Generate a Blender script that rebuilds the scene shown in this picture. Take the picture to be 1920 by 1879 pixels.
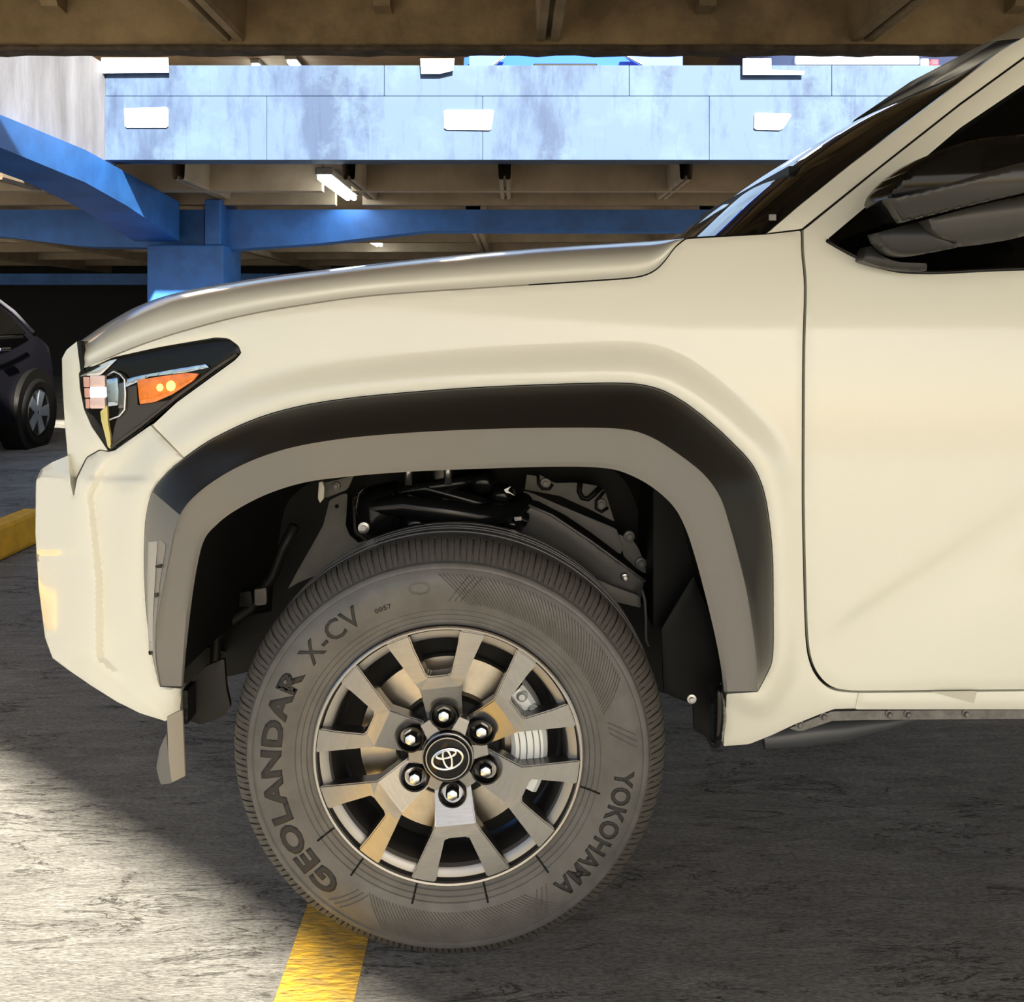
import bpy, bmesh, math, random
import numpy as np
from mathutils import Vector, Matrix
from mathutils.geometry import delaunay_2d_cdt
random.seed(7)
for o in list(bpy.data.objects): bpy.data.objects.remove(o, do_unlink=True)
SC = bpy.context.scene
COL = SC.collection
# ------------------------------------------------------------------ camera
F, U0, V0, CAMD, CAMH = 1900.0, 960.0, 600.0, 1.85, 1.205
cam = bpy.data.cameras.new('camera'); camo = bpy.data.objects.new('camera', cam); COL.objects.link(camo)
camo.location = (0, -CAMD, CAMH); camo.rotation_euler = (math.pi/2, 0, 0)
cam.sensor_fit = 'HORIZONTAL'; cam.sensor_width = 36; cam.lens = F/1920*36
cam.shift_x = 0; cam.shift_y = -(939.5-V0)/1920.0
cam.clip_start = 0.02; cam.clip_end = 300
SC.camera = camo
# ------------------------------------------------------------------ light
world = bpy.data.worlds.new('world'); SC.world = world; world.use_nodes = True
wn = world.node_tree; bg = wn.nodes['Background']
sky = wn.nodes.new('ShaderNodeTexSky'); sky.sky_type = 'NISHITA'; sky.sun_disc = False
sky.sun_elevation = math.radians(33); sky.sun_rotation = math.radians(166); sky.air_density = 1.0; sky.dust_density = 2.0; sky.ozone_density = 1.0
wn.links.new(sky.outputs['Color'], bg.inputs['Color']); bg.inputs['Strength'].default_value = 0.16
sun = bpy.data.lights.new('sun', 'SUN'); suno = bpy.data.objects.new('sun', sun); COL.objects.link(suno)
sun.energy = 23.0; sun.angle = math.radians(1.6); sun.color = (1.0, 0.915, 0.755)
SUN_AZ = Vector((-0.25, 0.97, 0)).normalized(); SUN_EL = math.radians(33)
sdir = Vector((SUN_AZ.x*math.cos(SUN_EL), SUN_AZ.y*math.cos(SUN_EL), -math.sin(SUN_EL)))
suno.rotation_euler = sdir.to_track_quat('-Z', 'Y').to_euler(); suno.location = (2, -8, 8)
SC.view_settings.view_transform = 'Standard'; SC.view_settings.look = 'None'
SC.view_settings.gamma = 1.0; SC.view_settings.use_curve_mapping = False
SC.view_settings.exposure = 0.15
SC.cycles.max_bounces = 10; SC.cycles.diffuse_bounces = 6

def P(u, v, y):
    d = (y+CAMD)/F
    return Vector(((u-U0)*d, y, CAMH-(v-V0)*d))
def G(u, v):                       # point of the floor seen at a pixel
    d = CAMH*F/(v-V0); return Vector(((u-U0)*d/F, d-CAMD, 0))
def yd(d): return d-CAMD
# ------------------------------------------------------------------ materials
MATS = {}
def mat(name, col, rough=0.5, metal=0.0, var=0.0, vscale=6.0, bump=0.0, bscale=60.0, stretch=(1,1,1), coat=0.0,
        col2=None, spec=0.5, emit=None, estr=0.0, trans=0.0, ior=1.45):
    if name in MATS: return MATS[name]
    m = bpy.data.materials.new(name); m.use_nodes = True; nt = m.node_tree; b = nt.nodes['Principled BSDF']
    b.inputs['Roughness'].default_value = rough; b.inputs['Metallic'].default_value = metal
    b.inputs['Specular IOR Level'].default_value = spec; b.inputs['IOR'].default_value = ior
    b.inputs['Coat Weight'].default_value = coat; b.inputs['Coat Roughness'].default_value = 0.03
    b.inputs['Transmission Weight'].default_value = trans
    b.inputs['Base Color'].default_value = (*col, 1)
    if emit:
        b.inputs['Emission Color'].default_value = (*emit, 1); b.inputs['Emission Strength'].default_value = estr
    if var > 0 or bump > 0 or col2:
        tc = nt.nodes.new('ShaderNodeTexCoord'); mp = nt.nodes.new('ShaderNodeMapping')
        mp.inputs['Scale'].default_value = stretch; nt.links.new(tc.outputs['Object'], mp.inputs['Vector'])
    if var > 0 or col2:
        n = nt.nodes.new('ShaderNodeTexNoise'); n.inputs['Scale'].default_value = vscale; n.inputs['Detail'].default_value = 8; n.inputs['Roughness'].default_value = 0.65
        nt.links.new(mp.outputs['Vector'], n.inputs['Vector'])
        r = nt.nodes.new('ShaderNodeValToRGB'); c2 = col2 or tuple(max(0, c*(1-var)) for c in col)
        r.color_ramp.elements[0].position = 0.36; r.color_ramp.elements[0].color = (*c2, 1)
        r.color_ramp.elements[1].position = 0.64; r.color_ramp.elements[1].color = (*col, 1)
        nt.links.new(n.outputs['Fac'], r.inputs['Fac']); nt.links.new(r.outputs['Color'], b.inputs['Base Color'])
    if bump > 0:
        n2 = nt.nodes.new('ShaderNodeTexNoise'); n2.inputs['Scale'].default_value = bscale; n2.inputs['Detail'].default_value = 6
        nt.links.new(mp.outputs['Vector'], n2.inputs['Vector'])
        bp = nt.nodes.new('ShaderNodeBump'); bp.inputs['Strength'].default_value = bump; bp.inputs['Distance'].default_value = 0.01
        nt.links.new(n2.outputs['Fac'], bp.inputs['Height']); nt.links.new(bp.outputs['Normal'], b.inputs['Normal'])
    MATS[name] = m; return m
paint = mat('white_paint', (0.83, 0.825, 0.715), 0.35, coat=1.0, spec=0.4)
paint.node_tree.nodes['Principled BSDF'].inputs['Coat Roughness'].default_value = 0.10
blackpl = mat('black_plastic', (0.055, 0.05, 0.044), 0.42, bump=0.03, bscale=900)
bandm = mat('flare_shade_black', (0.016, 0.0145, 0.0125), 0.3, spec=0.35)  # shade on the flare's upward facet, put into the colour
flarem = mat('flare_plastic', (0.19, 0.185, 0.172), 0.36, bump=0.02, bscale=900)  # same moulding's lighter facets, their light put into the colour
gloss = mat('gloss_black', (0.005, 0.005, 0.005), 0.08, spec=0.3)
glass = mat('dark_glass', (0.004, 0.004, 0.004), 0.02, spec=0.5)
sglass = mat('side_glass', (0.002, 0.002, 0.002), 0.05, spec=0.12)
rubber = mat('rubber', (0.125, 0.122, 0.115), 0.36, var=0.3, vscale=14, bump=0.04, bscale=300)
treadm = mat('tread_rubber', (0.085, 0.078, 0.068), 0.6, var=0.3, vscale=30, bump=0.1, bscale=200)
letterm = mat('letter_rubber', (0.022, 0.021, 0.02), 0.62)
alloy = mat('gunmetal_alloy', (0.33, 0.325, 0.315), 0.22, metal=0.85, var=0.12, vscale=30, stretch=(1, 1, 8))
alloyd = mat('dark_alloy', (0.10, 0.095, 0.09), 0.32, metal=0.8)
lipm = mat('lip_alloy', (0.42, 0.42, 0.42), 0.25, metal=0.9)
chrome = mat('chrome', (0.92, 0.92, 0.92), 0.2, metal=1.0)
steel = mat('rotor_steel', (0.50, 0.46, 0.39), 0.28, metal=1.0, var=0.15, vscale=40)
calm = mat('caliper_silver', (0.75, 0.78, 0.78), 0.4, metal=0.25)
blk = mat('black_underbody', (0.005, 0.005, 0.005), 0.5, spec=0.25)
blkg = mat('black_gloss_metal', (0.006, 0.0065, 0.007), 0.16)
gryp = mat('inner_panel_grey', (0.15, 0.145, 0.13), 0.5, var=0.2, vscale=20)
amber = mat('amber_lens', (0.9, 0.22, 0.02), 0.15, coat=1.0, var=0.4, vscale=60, emit=(1.0, 0.25, 0.02), estr=0.22)
bulb = mat('amber_bulb', (1, 0.6, 0.1), 0.3, emit=(1.0, 0.62, 0.12), estr=2.6)
ledm = mat('lamp_reflector', (0.95, 0.55, 0.45), 0.15, metal=0.3)
ledw = mat('lamp_white', (0.9, 0.9, 1.0), 0.15, emit=(0.95, 0.9, 1.0), estr=0.8)
lens = mat('yellow_lens', (0.75, 0.66, 0.25), 0.1, coat=1.0)
crystal = mat('chrome_blue', (0.55, 0.65, 0.75), 0.12, metal=1.0)
brown = mat('brown_concrete', (0.33, 0.24, 0.13), 0.85, var=0.5, vscale=2.5, bump=0.25, bscale=30)
brownd = mat('dark_concrete_lip', (0.10, 0.075, 0.05), 0.9, var=0.6, vscale=12, bump=0.8, bscale=18)
tanc = mat('tan_concrete', (0.40, 0.32, 0.23), 0.85, var=0.3, vscale=2, bump=0.1)
bluep = mat('blue_paint', (0.035, 0.17, 0.56), 0.45, var=0.35, vscale=3, bump=0.08, bscale=20)
white = mat('white_plate', (0.95, 0.95, 0.94), 0.5, emit=None)
whitew = mat('white_stained_wall', (0.36, 0.37, 0.42), 0.85, col2=(0.20, 0.20, 0.22), vscale=3, stretch=(1, 1, 0.25), bump=0.1)
yellow = mat('yellow_paint', (0.62, 0.36, 0.03), 0.7, col2=(0.30, 0.20, 0.06), vscale=18, stretch=(1.2, 3.5, 1), bump=0.6, bscale=30)
kerbm = mat('kerb_yellow', (0.95, 0.52, 0.035), 0.6, var=0.25, vscale=8, bump=0.3, bscale=25)
darkw = mat('dark_wall', (0.012, 0.013, 0.018), 0.8)
tube = mat('tube_light', (1, 1, 1), 0.4, emit=(0.92, 1.0, 0.98), estr=16.0)
suvp = mat('dark_grey_car_paint', (0.006, 0.006, 0.009), 0.18, spec=0.4)
carblue = mat('blue_car_paint', (0.03, 0.10, 0.62), 0.2, coat=1.0)
silverp = mat('silver_blue_paint', (0.30, 0.38, 0.62), 0.25, coat=1.0)
red = mat('red_lamp', (0.8, 0.05, 0.08), 0.2, coat=1.0)
film = mat('grey_film', (0.62, 0.60, 0.50), 0.3)
grey = mat('grey_metal', (0.20, 0.195, 0.185), 0.45, metal=0.4, var=0.4, vscale=40)
dustm = mat('flap_plastic', (0.30, 0.275, 0.23), 0.6)

def blue_wall_mat():
    m = bpy.data.materials.new('pale_blue_concrete'); m.use_nodes = True; nt = m.node_tree; b = nt.nodes['Principled BSDF']
    b.inputs['Roughness'].default_value = 0.75
    tc = nt.nodes.new('ShaderNodeTexCoord')
    def noise(sc, st, det=8):
        mp = nt.nodes.new('ShaderNodeMapping'); mp.inputs['Scale'].default_value = st
        nt.links.new(tc.outputs['Object'], mp.inputs['Vector'])
        n = nt.nodes.new('ShaderNodeTexNoise'); n.inputs['Scale'].default_value = sc; n.inputs['Detail'].default_value = det; n.inputs['Roughness'].default_value = 0.7
        nt.links.new(mp.outputs['Vector'], n.inputs['Vector']); return n
    n1 = noise(2.2, (1, 1, 0.35)); n2 = noise(1.3, (1, 1, 1)); n3 = noise(16, (1, 1, 0.12))
    mx = nt.nodes.new('ShaderNodeMix'); mx.data_type = 'RGBA'; mx.inputs[6].default_value = (0.050, 0.092, 0.175, 1); mx.inputs[7].default_value = (0.022, 0.045, 0.105, 1)
    r = nt.nodes.new('ShaderNodeValToRGB'); r.color_ramp.elements[0].position = 0.46; r.color_ramp.elements[1].position = 0.60
    nt.links.new(n1.outputs['Fac'], r.inputs['Fac']); nt.links.new(r.outputs['Color'], mx.inputs[0])
    mx2 = nt.nodes.new('ShaderNodeMix'); mx2.data_type = 'RGBA'; mx2.inputs[7].default_value = (0.068, 0.122, 0.19, 1)
    r2 = nt.nodes.new('ShaderNodeValToRGB'); r2.color_ramp.elements[0].position = 0.5; r2.color_ramp.elements[1].position = 0.6; r2.color_ramp.elements[1].color = (0.6, 0.6, 0.6, 1)
    nt.links.new(n2.outputs['Fac'], r2.inputs['Fac']); nt.links.new(r2.outputs['Color'], mx2.inputs[0]); nt.links.new(mx.outputs[2], mx2.inputs[6])
    mx3 = nt.nodes.new('ShaderNodeMix'); mx3.data_type = 'RGBA'; mx3.blend_type = 'MULTIPLY'; mx3.inputs[7].default_value = (0.62, 0.68, 0.78, 1)
    r3 = nt.nodes.new('ShaderNodeValToRGB'); r3.color_ramp.elements[0].position = 0.55; r3.color_ramp.elements[1].position = 0.75
    nt.links.new(n3.outputs['Fac'], r3.inputs['Fac']); nt.links.new(r3.outputs['Color'], mx3.inputs[0]); nt.links.new(mx2.outputs[2], mx3.inputs[6])
    nt.links.new(mx3.outputs[2], b.inputs['Base Color']); return m
paleblue = blue_wall_mat()

def floor_mat():
    m = bpy.data.materials.new('worn_concrete_floor'); m.use_nodes = True; nt = m.node_tree; b = nt.nodes['Principled BSDF']
    b.inputs['Roughness'].default_value = 0.8; b.inputs['Specular IOR Level'].default_value = 0.3
    tc = nt.nodes.new('ShaderNodeTexCoord')
    def noise(sc, st, det=8, rough=0.65, dist=0.0):
        mp = nt.nodes.new('ShaderNodeMapping'); mp.inputs['Scale'].default_value = st
        nt.links.new(tc.outputs['Object'], mp.inputs['Vector'])
        n = nt.nodes.new('ShaderNodeTexNoise'); n.inputs['Scale'].default_value = sc; n.inputs['Detail'].default_value = det
        n.inputs['Roughness'].default_value = rough; n.inputs['Distortion'].default_value = dist
        nt.links.new(mp.outputs['Vector'], n.inputs['Vector']); return n
    big = noise(1.2, (1, 1, 1), 5); streak = noise(5, (0.9, 3.4, 1), 14, 0.78, 1.2); fine = noise(120, (0.6, 1.8, 1), 8, 0.75); crack = noise(3.5, (0.9, 3.6, 1), 12, 0.78, 1.6)
    r1 = nt.nodes.new('ShaderNodeValToRGB'); r1.color_ramp.elements[0].position = 0.3; r1.color_ramp.elements[0].color = (0.24, 0.235, 0.222, 1)
    r1.color_ramp.elements[1].position = 0.7; r1.color_ramp.elements[1].color = (0.54, 0.53, 0.505, 1)
    nt.links.new(streak.outputs['Fac'], r1.inputs['Fac'])
    def mult(a, fac_node, lo, hi, c):
        r = nt.nodes.new('ShaderNodeValToRGB'); r.color_ramp.elements[0].position = lo; r.color_ramp.elements[0].color = (*c, 1); r.color_ramp.elements[1].position = hi; r.color_ramp.elements[1].color = (1, 1, 1, 1)
        nt.links.new(fac_node.outputs['Fac'], r.inputs['Fac'])
        mx = nt.nodes.new('ShaderNodeMix'); mx.data_type = 'RGBA'; mx.blend_type = 'MULTIPLY'; mx.inputs[0].default_value = 1
        nt.links.new(a, mx.inputs[6]); nt.links.new(r.outputs['Color'], mx.inputs[7]); return mx.outputs[2]
    ln_ = noise(4.0, (0.8, 3.6, 1), 12, 0.66, 1.5)
    ab = nt.nodes.new('ShaderNodeMath'); ab.operation = 'SUBTRACT'; ab.inputs[1].default_value = 0.5; nt.links.new(ln_.outputs['Fac'], ab.inputs[0])
    ab2 = nt.nodes.new('ShaderNodeMath'); ab2.operation = 'ABSOLUTE'; nt.links.new(ab.outputs[0], ab2.inputs[0])
    pm = noise(2.0, (1, 1.5, 1), 3); pr = nt.nodes.new('ShaderNodeMapRange'); pr.inputs[1].default_value = 0.42; pr.inputs[2].default_value = 0.54; pr.inputs[3].default_value = 0.05; pr.inputs[4].default_value = 0.0
    nt.links.new(pm.outputs['Fac'], pr.inputs[0])
    ad = nt.nodes.new('ShaderNodeMath'); ad.operation = 'ADD'; nt.links.new(ab2.outputs[0], ad.inputs[0]); nt.links.new(pr.outputs[0], ad.inputs[1])
    class W: pass
    lw = W(); lw.outputs = {'Fac': ad.outputs[0]}
    c = mult(r1.outputs['Color'], lw, 0.002, 0.016, (0.2, 0.185, 0.165)); c = mult(c, fine, 0.36, 0.56, (0.42, 0.41, 0.39)); c = mult(c, crack, 0.34, 0.42, (0.2, 0.19, 0.17)); c = mult(c, big, 0.3, 0.62, (0.78, 0.77, 0.76))
    nt.links.new(c, b.inputs['Base Color'])
    def mth(op, a, bb):
        k = nt.nodes.new('ShaderNodeMath'); k.operation = op
        for i, s in enumerate((a, bb)):
            if isinstance(s, (int, float)): k.inputs[i].default_value = s
            else: nt.links.new(s, k.inputs[i])
        return k.outputs[0]
    h = mth('ADD', mth('MULTIPLY', streak.outputs['Fac'], 0.8), mth('MULTIPLY', fine.outputs['Fac'], 0.25))
    h = mth('ADD', h, mth('MULTIPLY', crack.outputs['Fac'], 0.9)); h = mth('ADD', h, mth('MULTIPLY', mth('MINIMUM', ad.outputs[0], 0.02), 14.0))
    bp = nt.nodes.new('ShaderNodeBump'); bp.inputs['Strength'].default_value = 0.9; bp.inputs['Distance'].default_value = 0.02
    nt.links.new(h, bp.inputs['Height']); nt.links.new(bp.outputs['Normal'], b.inputs['Normal'])
    return m
floorm = floor_mat()

# ------------------------------------------------------------------ mesh helpers
def link(name, me, m, parent=None, smooth=False, angle=None):
    o = bpy.data.objects.new(name, me); COL.objects.link(o)
    if m: me.materials.append(m)
    if smooth:
        me.polygons.foreach_set('use_smooth', [True]*len(me.polygons))
        if angle is not None: me.set_sharp_from_angle(angle=math.radians(angle))
    if parent:
        o.parent = parent; o.matrix_parent_inverse = Matrix.Translation(parent.location).inverted() if parent.type == 'EMPTY' and parent.parent is None else parent.matrix_world.inverted()
    return o
def meshobj(name, verts, faces, m, parent=None, smooth=False, angle=None, fixn=True):
    me = bpy.data.meshes.new(name); me.from_pydata([tuple(v) for v in verts], [], faces)
    if fixn:
        bm = bmesh.new(); bm.from_mesh(me); bmesh.ops.recalc_face_normals(bm, faces=bm.faces); bm.to_mesh(me); bm.free()
    me.update(); return link(name, me, m, parent, smooth, angle)
def tag(o, label=None, cat=None, group=None, kind=None):
    if label: o['label'] = label
    if cat: o['category'] = cat
    if group: o['group'] = group
    if kind: o['kind'] = kind
    return o
def empty(name, loc):
    o = bpy.data.objects.new(name, None); COL.objects.link(o); o.location = loc; o.empty_display_size = 0.1; return o
def boxgeo(x0, x1, y0, y1, z0, z1):
    v = [(x0,y0,z0),(x1,y0,z0),(x1,y1,z0),(x0,y1,z0),(x0,y0,z1),(x1,y0,z1),(x1,y1,z1),(x0,y1,z1)]
    f = [(0,3,2,1),(4,5,6,7),(0,1,5,4),(1,2,6,5),(2,3,7,6),(3,0,4,7)]
    return v, f
def box(name, x0, x1, y0, y1, z0, z1, m, parent=None, bev=0.0):
    v, f = boxgeo(x0, x1, y0, y1, z0, z1); o = meshobj(name, v, f, m, parent)
    if bev > 0:
        b = o.modifiers.new('b', 'BEVEL'); b.width = bev; b.segments = 2
    return o
def merge(geos):
    V, Fc = [], []
    for v, f in geos:
        k = len(V); V += list(v); Fc += [tuple(i+k for i in q) for q in f]
    return V, Fc
def resample(pts, n=None, step=None, closed=False):
    p = np.array(pts, float)
    if closed: p = np.vstack([p, p[:1]])
    s = np.concatenate([[0], np.cumsum(np.hypot(*np.diff(p, axis=0).T))])
    if n is None: n = max(2, int(round(s[-1]/step))+1)
    t = np.linspace(0, s[-1], n)
    q = np.stack([np.interp(t, s, p[:,0]), np.interp(t, s, p[:,1])], 1)
    return q[:-1] if closed else q
def smooth_curve(pts, n):          # catmull-rom through points, then even spacing
    p = [np.array(q, float) for q in pts]; p = [2*p[0]-p[1]] + p + [2*p[-1]-p[-2]]; out = []
    for i in range(1, len(p)-2):
        for k in range(10):
            t = k/10; a, b, c, d = p[i-1:i+3]
            out.append(0.5*((2*b)+(-a+c)*t+(2*a-5*b+4*c-d)*t*t+(-a+3*b-3*c+d)*t**3))
    out.append(p[-2]); return resample(out, n)
def spline(xs, ys):                # natural cubic spline
    x = np.array(xs, float); y = np.array(ys, float); n = len(x); h = np.diff(x); A = np.zeros((n, n)); r = np.zeros(n); A[0,0] = A[-1,-1] = 1
    for i in range(1, n-1):
        A[i,i-1] = h[i-1]; A[i,i] = 2*(h[i-1]+h[i]); A[i,i+1] = h[i]; r[i] = 3*((y[i+1]-y[i])/h[i]-(y[i]-y[i-1])/h[i-1])
    c = np.linalg.solve(A, r); b = np.diff(y)/h-h*(2*c[:-1]+c[1:])/3; dd = np.diff(c)/(3*h)
    def f(q):
        q = np.clip(np.asarray(q, float), x[0], x[-1]); i = np.clip(np.searchsorted(x, q)-1, 0, n-2); t = q-x[i]
        return y[i]+b[i]*t+c[i]*t*t+dd[i]*t**3
    return f
def sstep(a, b, x):
    t = np.clip((x-a)/(b-a), 0, 1); return t*t*(3-2*t)
def inside(poly, pts):
    x, y = pts[:,0], pts[:,1]; r = np.zeros(len(pts), bool); n = len(poly)
    for i in range(n):
        x1, y1 = poly[i]; x2, y2 = poly[(i+1) % n]
        if y1 == y2: continue
        c = ((y1 > y) != (y2 > y)) & (x < (x2-x1)*(y-y1)/(y2-y1)+x1); r ^= c
    return r
def dist_poly(poly, pts, closed=True):
    p = np.array(poly, float); q = np.roll(p, -1, axis=0)
    if not closed: p, q = p[:-1], q[:-1]
    best = np.full(len(pts), 1e9)
    for a, b in zip(p, q):
        ab = b-a; L = (ab@ab) or 1e-9; t = np.clip(((pts-a)@ab)/L, 0, 1)
        d = np.hypot(*(pts-(a+t[:,None]*ab)).T); best = np.minimum(best, d)
    return best
def inset(poly, d):
    p = np.array(poly, float); area = 0.5*np.sum(p[:,0]*np.roll(p[:,1],-1)-np.roll(p[:,0],-1)*p[:,1])
    if area < 0: d = -d
    a = p-np.roll(p, 1, axis=0); b = np.roll(p, -1, axis=0)-p
    a /= np.maximum(np.linalg.norm(a, axis=1, keepdims=True), 1e-6); b /= np.maximum(np.linalg.norm(b, axis=1, keepdims=True), 1e-6)
    n1 = np.stack([-a[:,1], a[:,0]], 1); n2 = np.stack([-b[:,1], b[:,0]], 1); n = n1+n2
    n /= np.maximum(np.linalg.norm(n, axis=1, keepdims=True), 1e-6)
    return p+n*d
def panel(name, poly, yf, m, parent, step=14, thick=0.012, gap=0.0, roll=0.003, smooth=True, angle=40, back=False):
    b = resample(poly, step=step*0.7, closed=True)
    if gap: b = inset(b, gap)
    lo, hi = b.min(0), b.max(0); g = []
    j = 0; yy = lo[1]
    while yy < hi[1]:
        xs = np.arange(lo[0]+(step/2 if j % 2 else 0), hi[0], step); g.append(np.stack([xs, np.full(len(xs), yy)], 1)); yy += step*0.866; j += 1
    pts = np.zeros((0, 2))
    if g:
        pts = np.concatenate(g); pts = pts[inside(b, pts)]
        if len(pts): pts = pts[dist_poly(b, pts) > step*0.5]
    allp = np.concatenate([b, pts]) if len(pts) else b; nb = len(b)
    res = delaunay_2d_cdt([Vector(q) for q in allp], [(i, (i+1) % nb) for i in range(nb)], [list(range(nb))], 1, 1e-4)
    vs = np.array([tuple(v) for v in res[0]]); fs = [tuple(f) for f in res[2]]
    dep = np.array(yf(vs[:,0], vs[:,1]), float)
    if dep.ndim == 0: dep = np.full(len(vs), float(dep))
    isb = np.zeros(len(vs), bool)
    ec = {}
    for f in fs:
        for i in range(len(f)):
            e = (f[i], f[(i+1) % len(f)]); k = tuple(sorted(e)); ec.setdefault(k, []).append(e)
    be = [e[0] for e in ec.values() if len(e) == 1]
    for a, c in be: isb[a] = isb[c] = True
    dep = dep+roll*isb
    V = [P(u, v, y) for (u, v), y in zip(vs, dep)]; fc = list(fs)
    idx = {}
    for i in np.where(isb)[0]:
        idx[i] = len(V); V.append(V[i]+Vector((0, thick, 0)))
    for a, c in be: fc.append((c, a, idx[a], idx[c]))
    if back:
        n0 = len(V); mp = {}
        for i in range(len(vs)):
            if i in idx: mp[i] = idx[i]
            else: mp[i] = len(V); V.append(V[i]+Vector((0, thick, 0)))
        fc += [tuple(mp[i] for i in reversed(f)) for f in fs]
    # orient front faces towards the camera
    o = meshobj(name, V, fc, m, parent, smooth, angle)
    me = o.data
    if len(me.polygons) and sum((p.normal.y*p.area) for p in me.polygons[:len(fs)]) > 0: me.flip_normals()
    return o
def strip(name, curves, m, parent, smooth=True, angle=35, closed=False):   # loft of world-space polylines
    n = len(curves[0]); V = [p for c in curves for p in c]; fc = []
    for k in range(len(curves)-1):
        for i in range(n-1+(1 if closed else 0)):
            j = (i+1) % n; fc.append((k*n+i, k*n+j, (k+1)*n+j, (k+1)*n+i))
    return meshobj(name, V, fc, m, parent, smooth, angle)
def tubegeo(pts, r, n=8, cap=True):
    pts = [Vector(p) for p in pts]; V, Fc = [], []; rr = r if isinstance(r, (list, tuple)) else [r]*len(pts)
    up = None
    for i, p in enumerate(pts):
        t = (pts[min(i+1, len(pts)-1)]-pts[max(i-1, 0)]).normalized()
        if up is None: up = t.orthogonal().normalized()
        up = (up-t*up.dot(t)).normalized(); s = t.cross(up)
        for k in range(n):
            a = 2*math.pi*k/n; V.append(p+(up*math.cos(a)+s*math.sin(a))*rr[i])
    for i in range(len(pts)-1):
        for k in range(n):
            j = (k+1) % n; Fc.append((i*n+k, i*n+j, (i+1)*n+j, (i+1)*n+k))
    if cap: Fc.append(tuple(reversed(range(n)))); Fc.append(tuple(range((len(pts)-1)*n, len(pts)*n)))
    return V, Fc
def tubeobj(name, pts, r, m, parent=None, n=10):
    v, f = tubegeo(pts, r, n); return meshobj(name, v, f, m, parent, True, 50)
def lathegeo(prof, n=96, a0=0.0, a1=2*math.pi, closed=True):   # prof: (radius, depth y)
    V, Fc = [], []; m = len(prof); nn = n if closed else n+1
    for i in range(nn):
        a = a0+(a1-a0)*i/n
        for r, y in prof: V.append((r*math.sin(a), y, r*math.cos(a)))
    for i in range(n):
        j = (i+1) % nn
        for k in range(m-1): Fc.append((i*m+k, i*m+k+1, j*m+k+1, j*m+k))
    return V, Fc
def extrude_poly(pts2, y0, y1, plane='xz'):     # closed prism of a convex or concave polygon in x,z
    n = len(pts2); tri = delaunay_2d_cdt([Vector(p) for p in pts2], [(i, (i+1) % n) for i in range(n)], [list(range(n))], 1, 1e-6)
    vs = [tuple(v) for v in tri[0]]; fs = [tuple(f) for f in tri[2]]; k = len(vs)
    V = [(x, y0, z) for x, z in vs]+[(x, y1, z) for x, z in vs]; Fc = list(fs)+[tuple(i+k for i in reversed(f)) for f in fs]
    ec = {}
    for f in fs:
        for i in range(len(f)):
            e = (f[i], f[(i+1) % len(f)]); ec.setdefault(tuple(sorted(e)), []).append(e)
    for e in ec.values():
        if len(e) == 1: a, b = e[0]; Fc.append((b, a, a+k, b+k))
    return V, Fc

# ================================================================== THE SETTING
fl = box('floor', -16, 16, -12, 24, -0.2, 0, floorm); tag(fl, 'worn grey concrete floor with horizontal streaks', 'floor', kind='structure')
ln = box('floor_line', -0.420, -0.279, -3.0, 1.6, 0.0, 0.004, yellow); tag(ln, 'worn yellow painted parking line running under the front tyre', 'road marking')
# ceiling over the near bay, its unseen slanting edge behind the camera shaped to cast the shade line
NB = yd(4.92)                                         # depth of its far edge beam
ceil = empty('ceiling', (0, 0, 2.5)); tag(ceil, 'brown concrete ceiling with ribs above the white car', 'ceiling', kind='structure')
off = 2.95/math.tan(SUN_EL)
NB2 = NB+0.10
shade = [(-7.0, 5.691), (-1.377, 0.876), (-0.422, 0.058), (0.06, -0.355), (11.0, -0.355)]       # where its open edge throws the shade line
edge = [Vector((x, y, 0))-SUN_AZ*off for x, y in shade]
poly = [(p.x, p.y) for p in edge]+[(edge[-1].x, NB2), (edge[0].x, NB2)]
if edge[0].y > NB2: poly = [(p.x, min(p.y, NB2)) for p in edge]+[(edge[-1].x, NB2)]
n = len(poly); V = [(x, y, 2.95) for x, y in poly]+[(x, y, 3.2) for x, y in poly]
meshobj('deck_slab', V, [tuple(range(n)), tuple(reversed(range(n, 2*n)))]+[(i, n+i, n+(i+1) % n, (i+1) % n) for i in range(n)], brown, ceil)
edge_y = lambda x: float(np.interp(x, [p.x for p in edge], [p.y for p in edge]))
zb = CAMH+498*5.02/F
box('edge_beam', -7, 8, NB, NB2, zb, 2.96, brown, ceil, 0.01)
v, f = [], []
N = 160
for i in range(N+1):
    x = -7+15*i/N; d1 = random.uniform(0, 0.02); d2 = random.uniform(0, 0.016)
    v += [(x, NB-0.008-d1*0.6, zb+0.018), (x, NB-0.010-d1*0.6, zb+0.006), (x, NB-0.002, zb-0.003-d2*0.3), (x, NB2+0.005, zb-0.004-d2*0.6), (x, NB2+0.005, zb+0.03)]
for i in range(N):
    for k in range(4): f.append((i*5+k, i*5+k+1, (i+1)*5+k+1, (i+1)*5+k))
meshobj('beam_lip', v, f, brownd, ceil, False)
def rib(x, y0, y1, z0, z1, w, parent, m, name='ceiling_rib'):      # tapered stem with a grooved bottom
    prof = [(-w*1.25, z1), (-w, z0+0.02), (-w*0.85, z0), (-w*0.25, z0), (-w*0.12, z0+0.03), (w*0.12, z0+0.03), (w*0.25, z0), (w*0.85, z0), (w, z0+0.02), (w*1.25, z1)]
    V = [(x+a, y0, b) for a, b in prof]+[(x+a, y1, b) for a, b in prof]; n = len(prof)
    Fc = [(i, (i+1) % n, n+(i+1) % n, n+i) for i in range(n)]
    return meshobj(name, V, Fc, m, parent)
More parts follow.
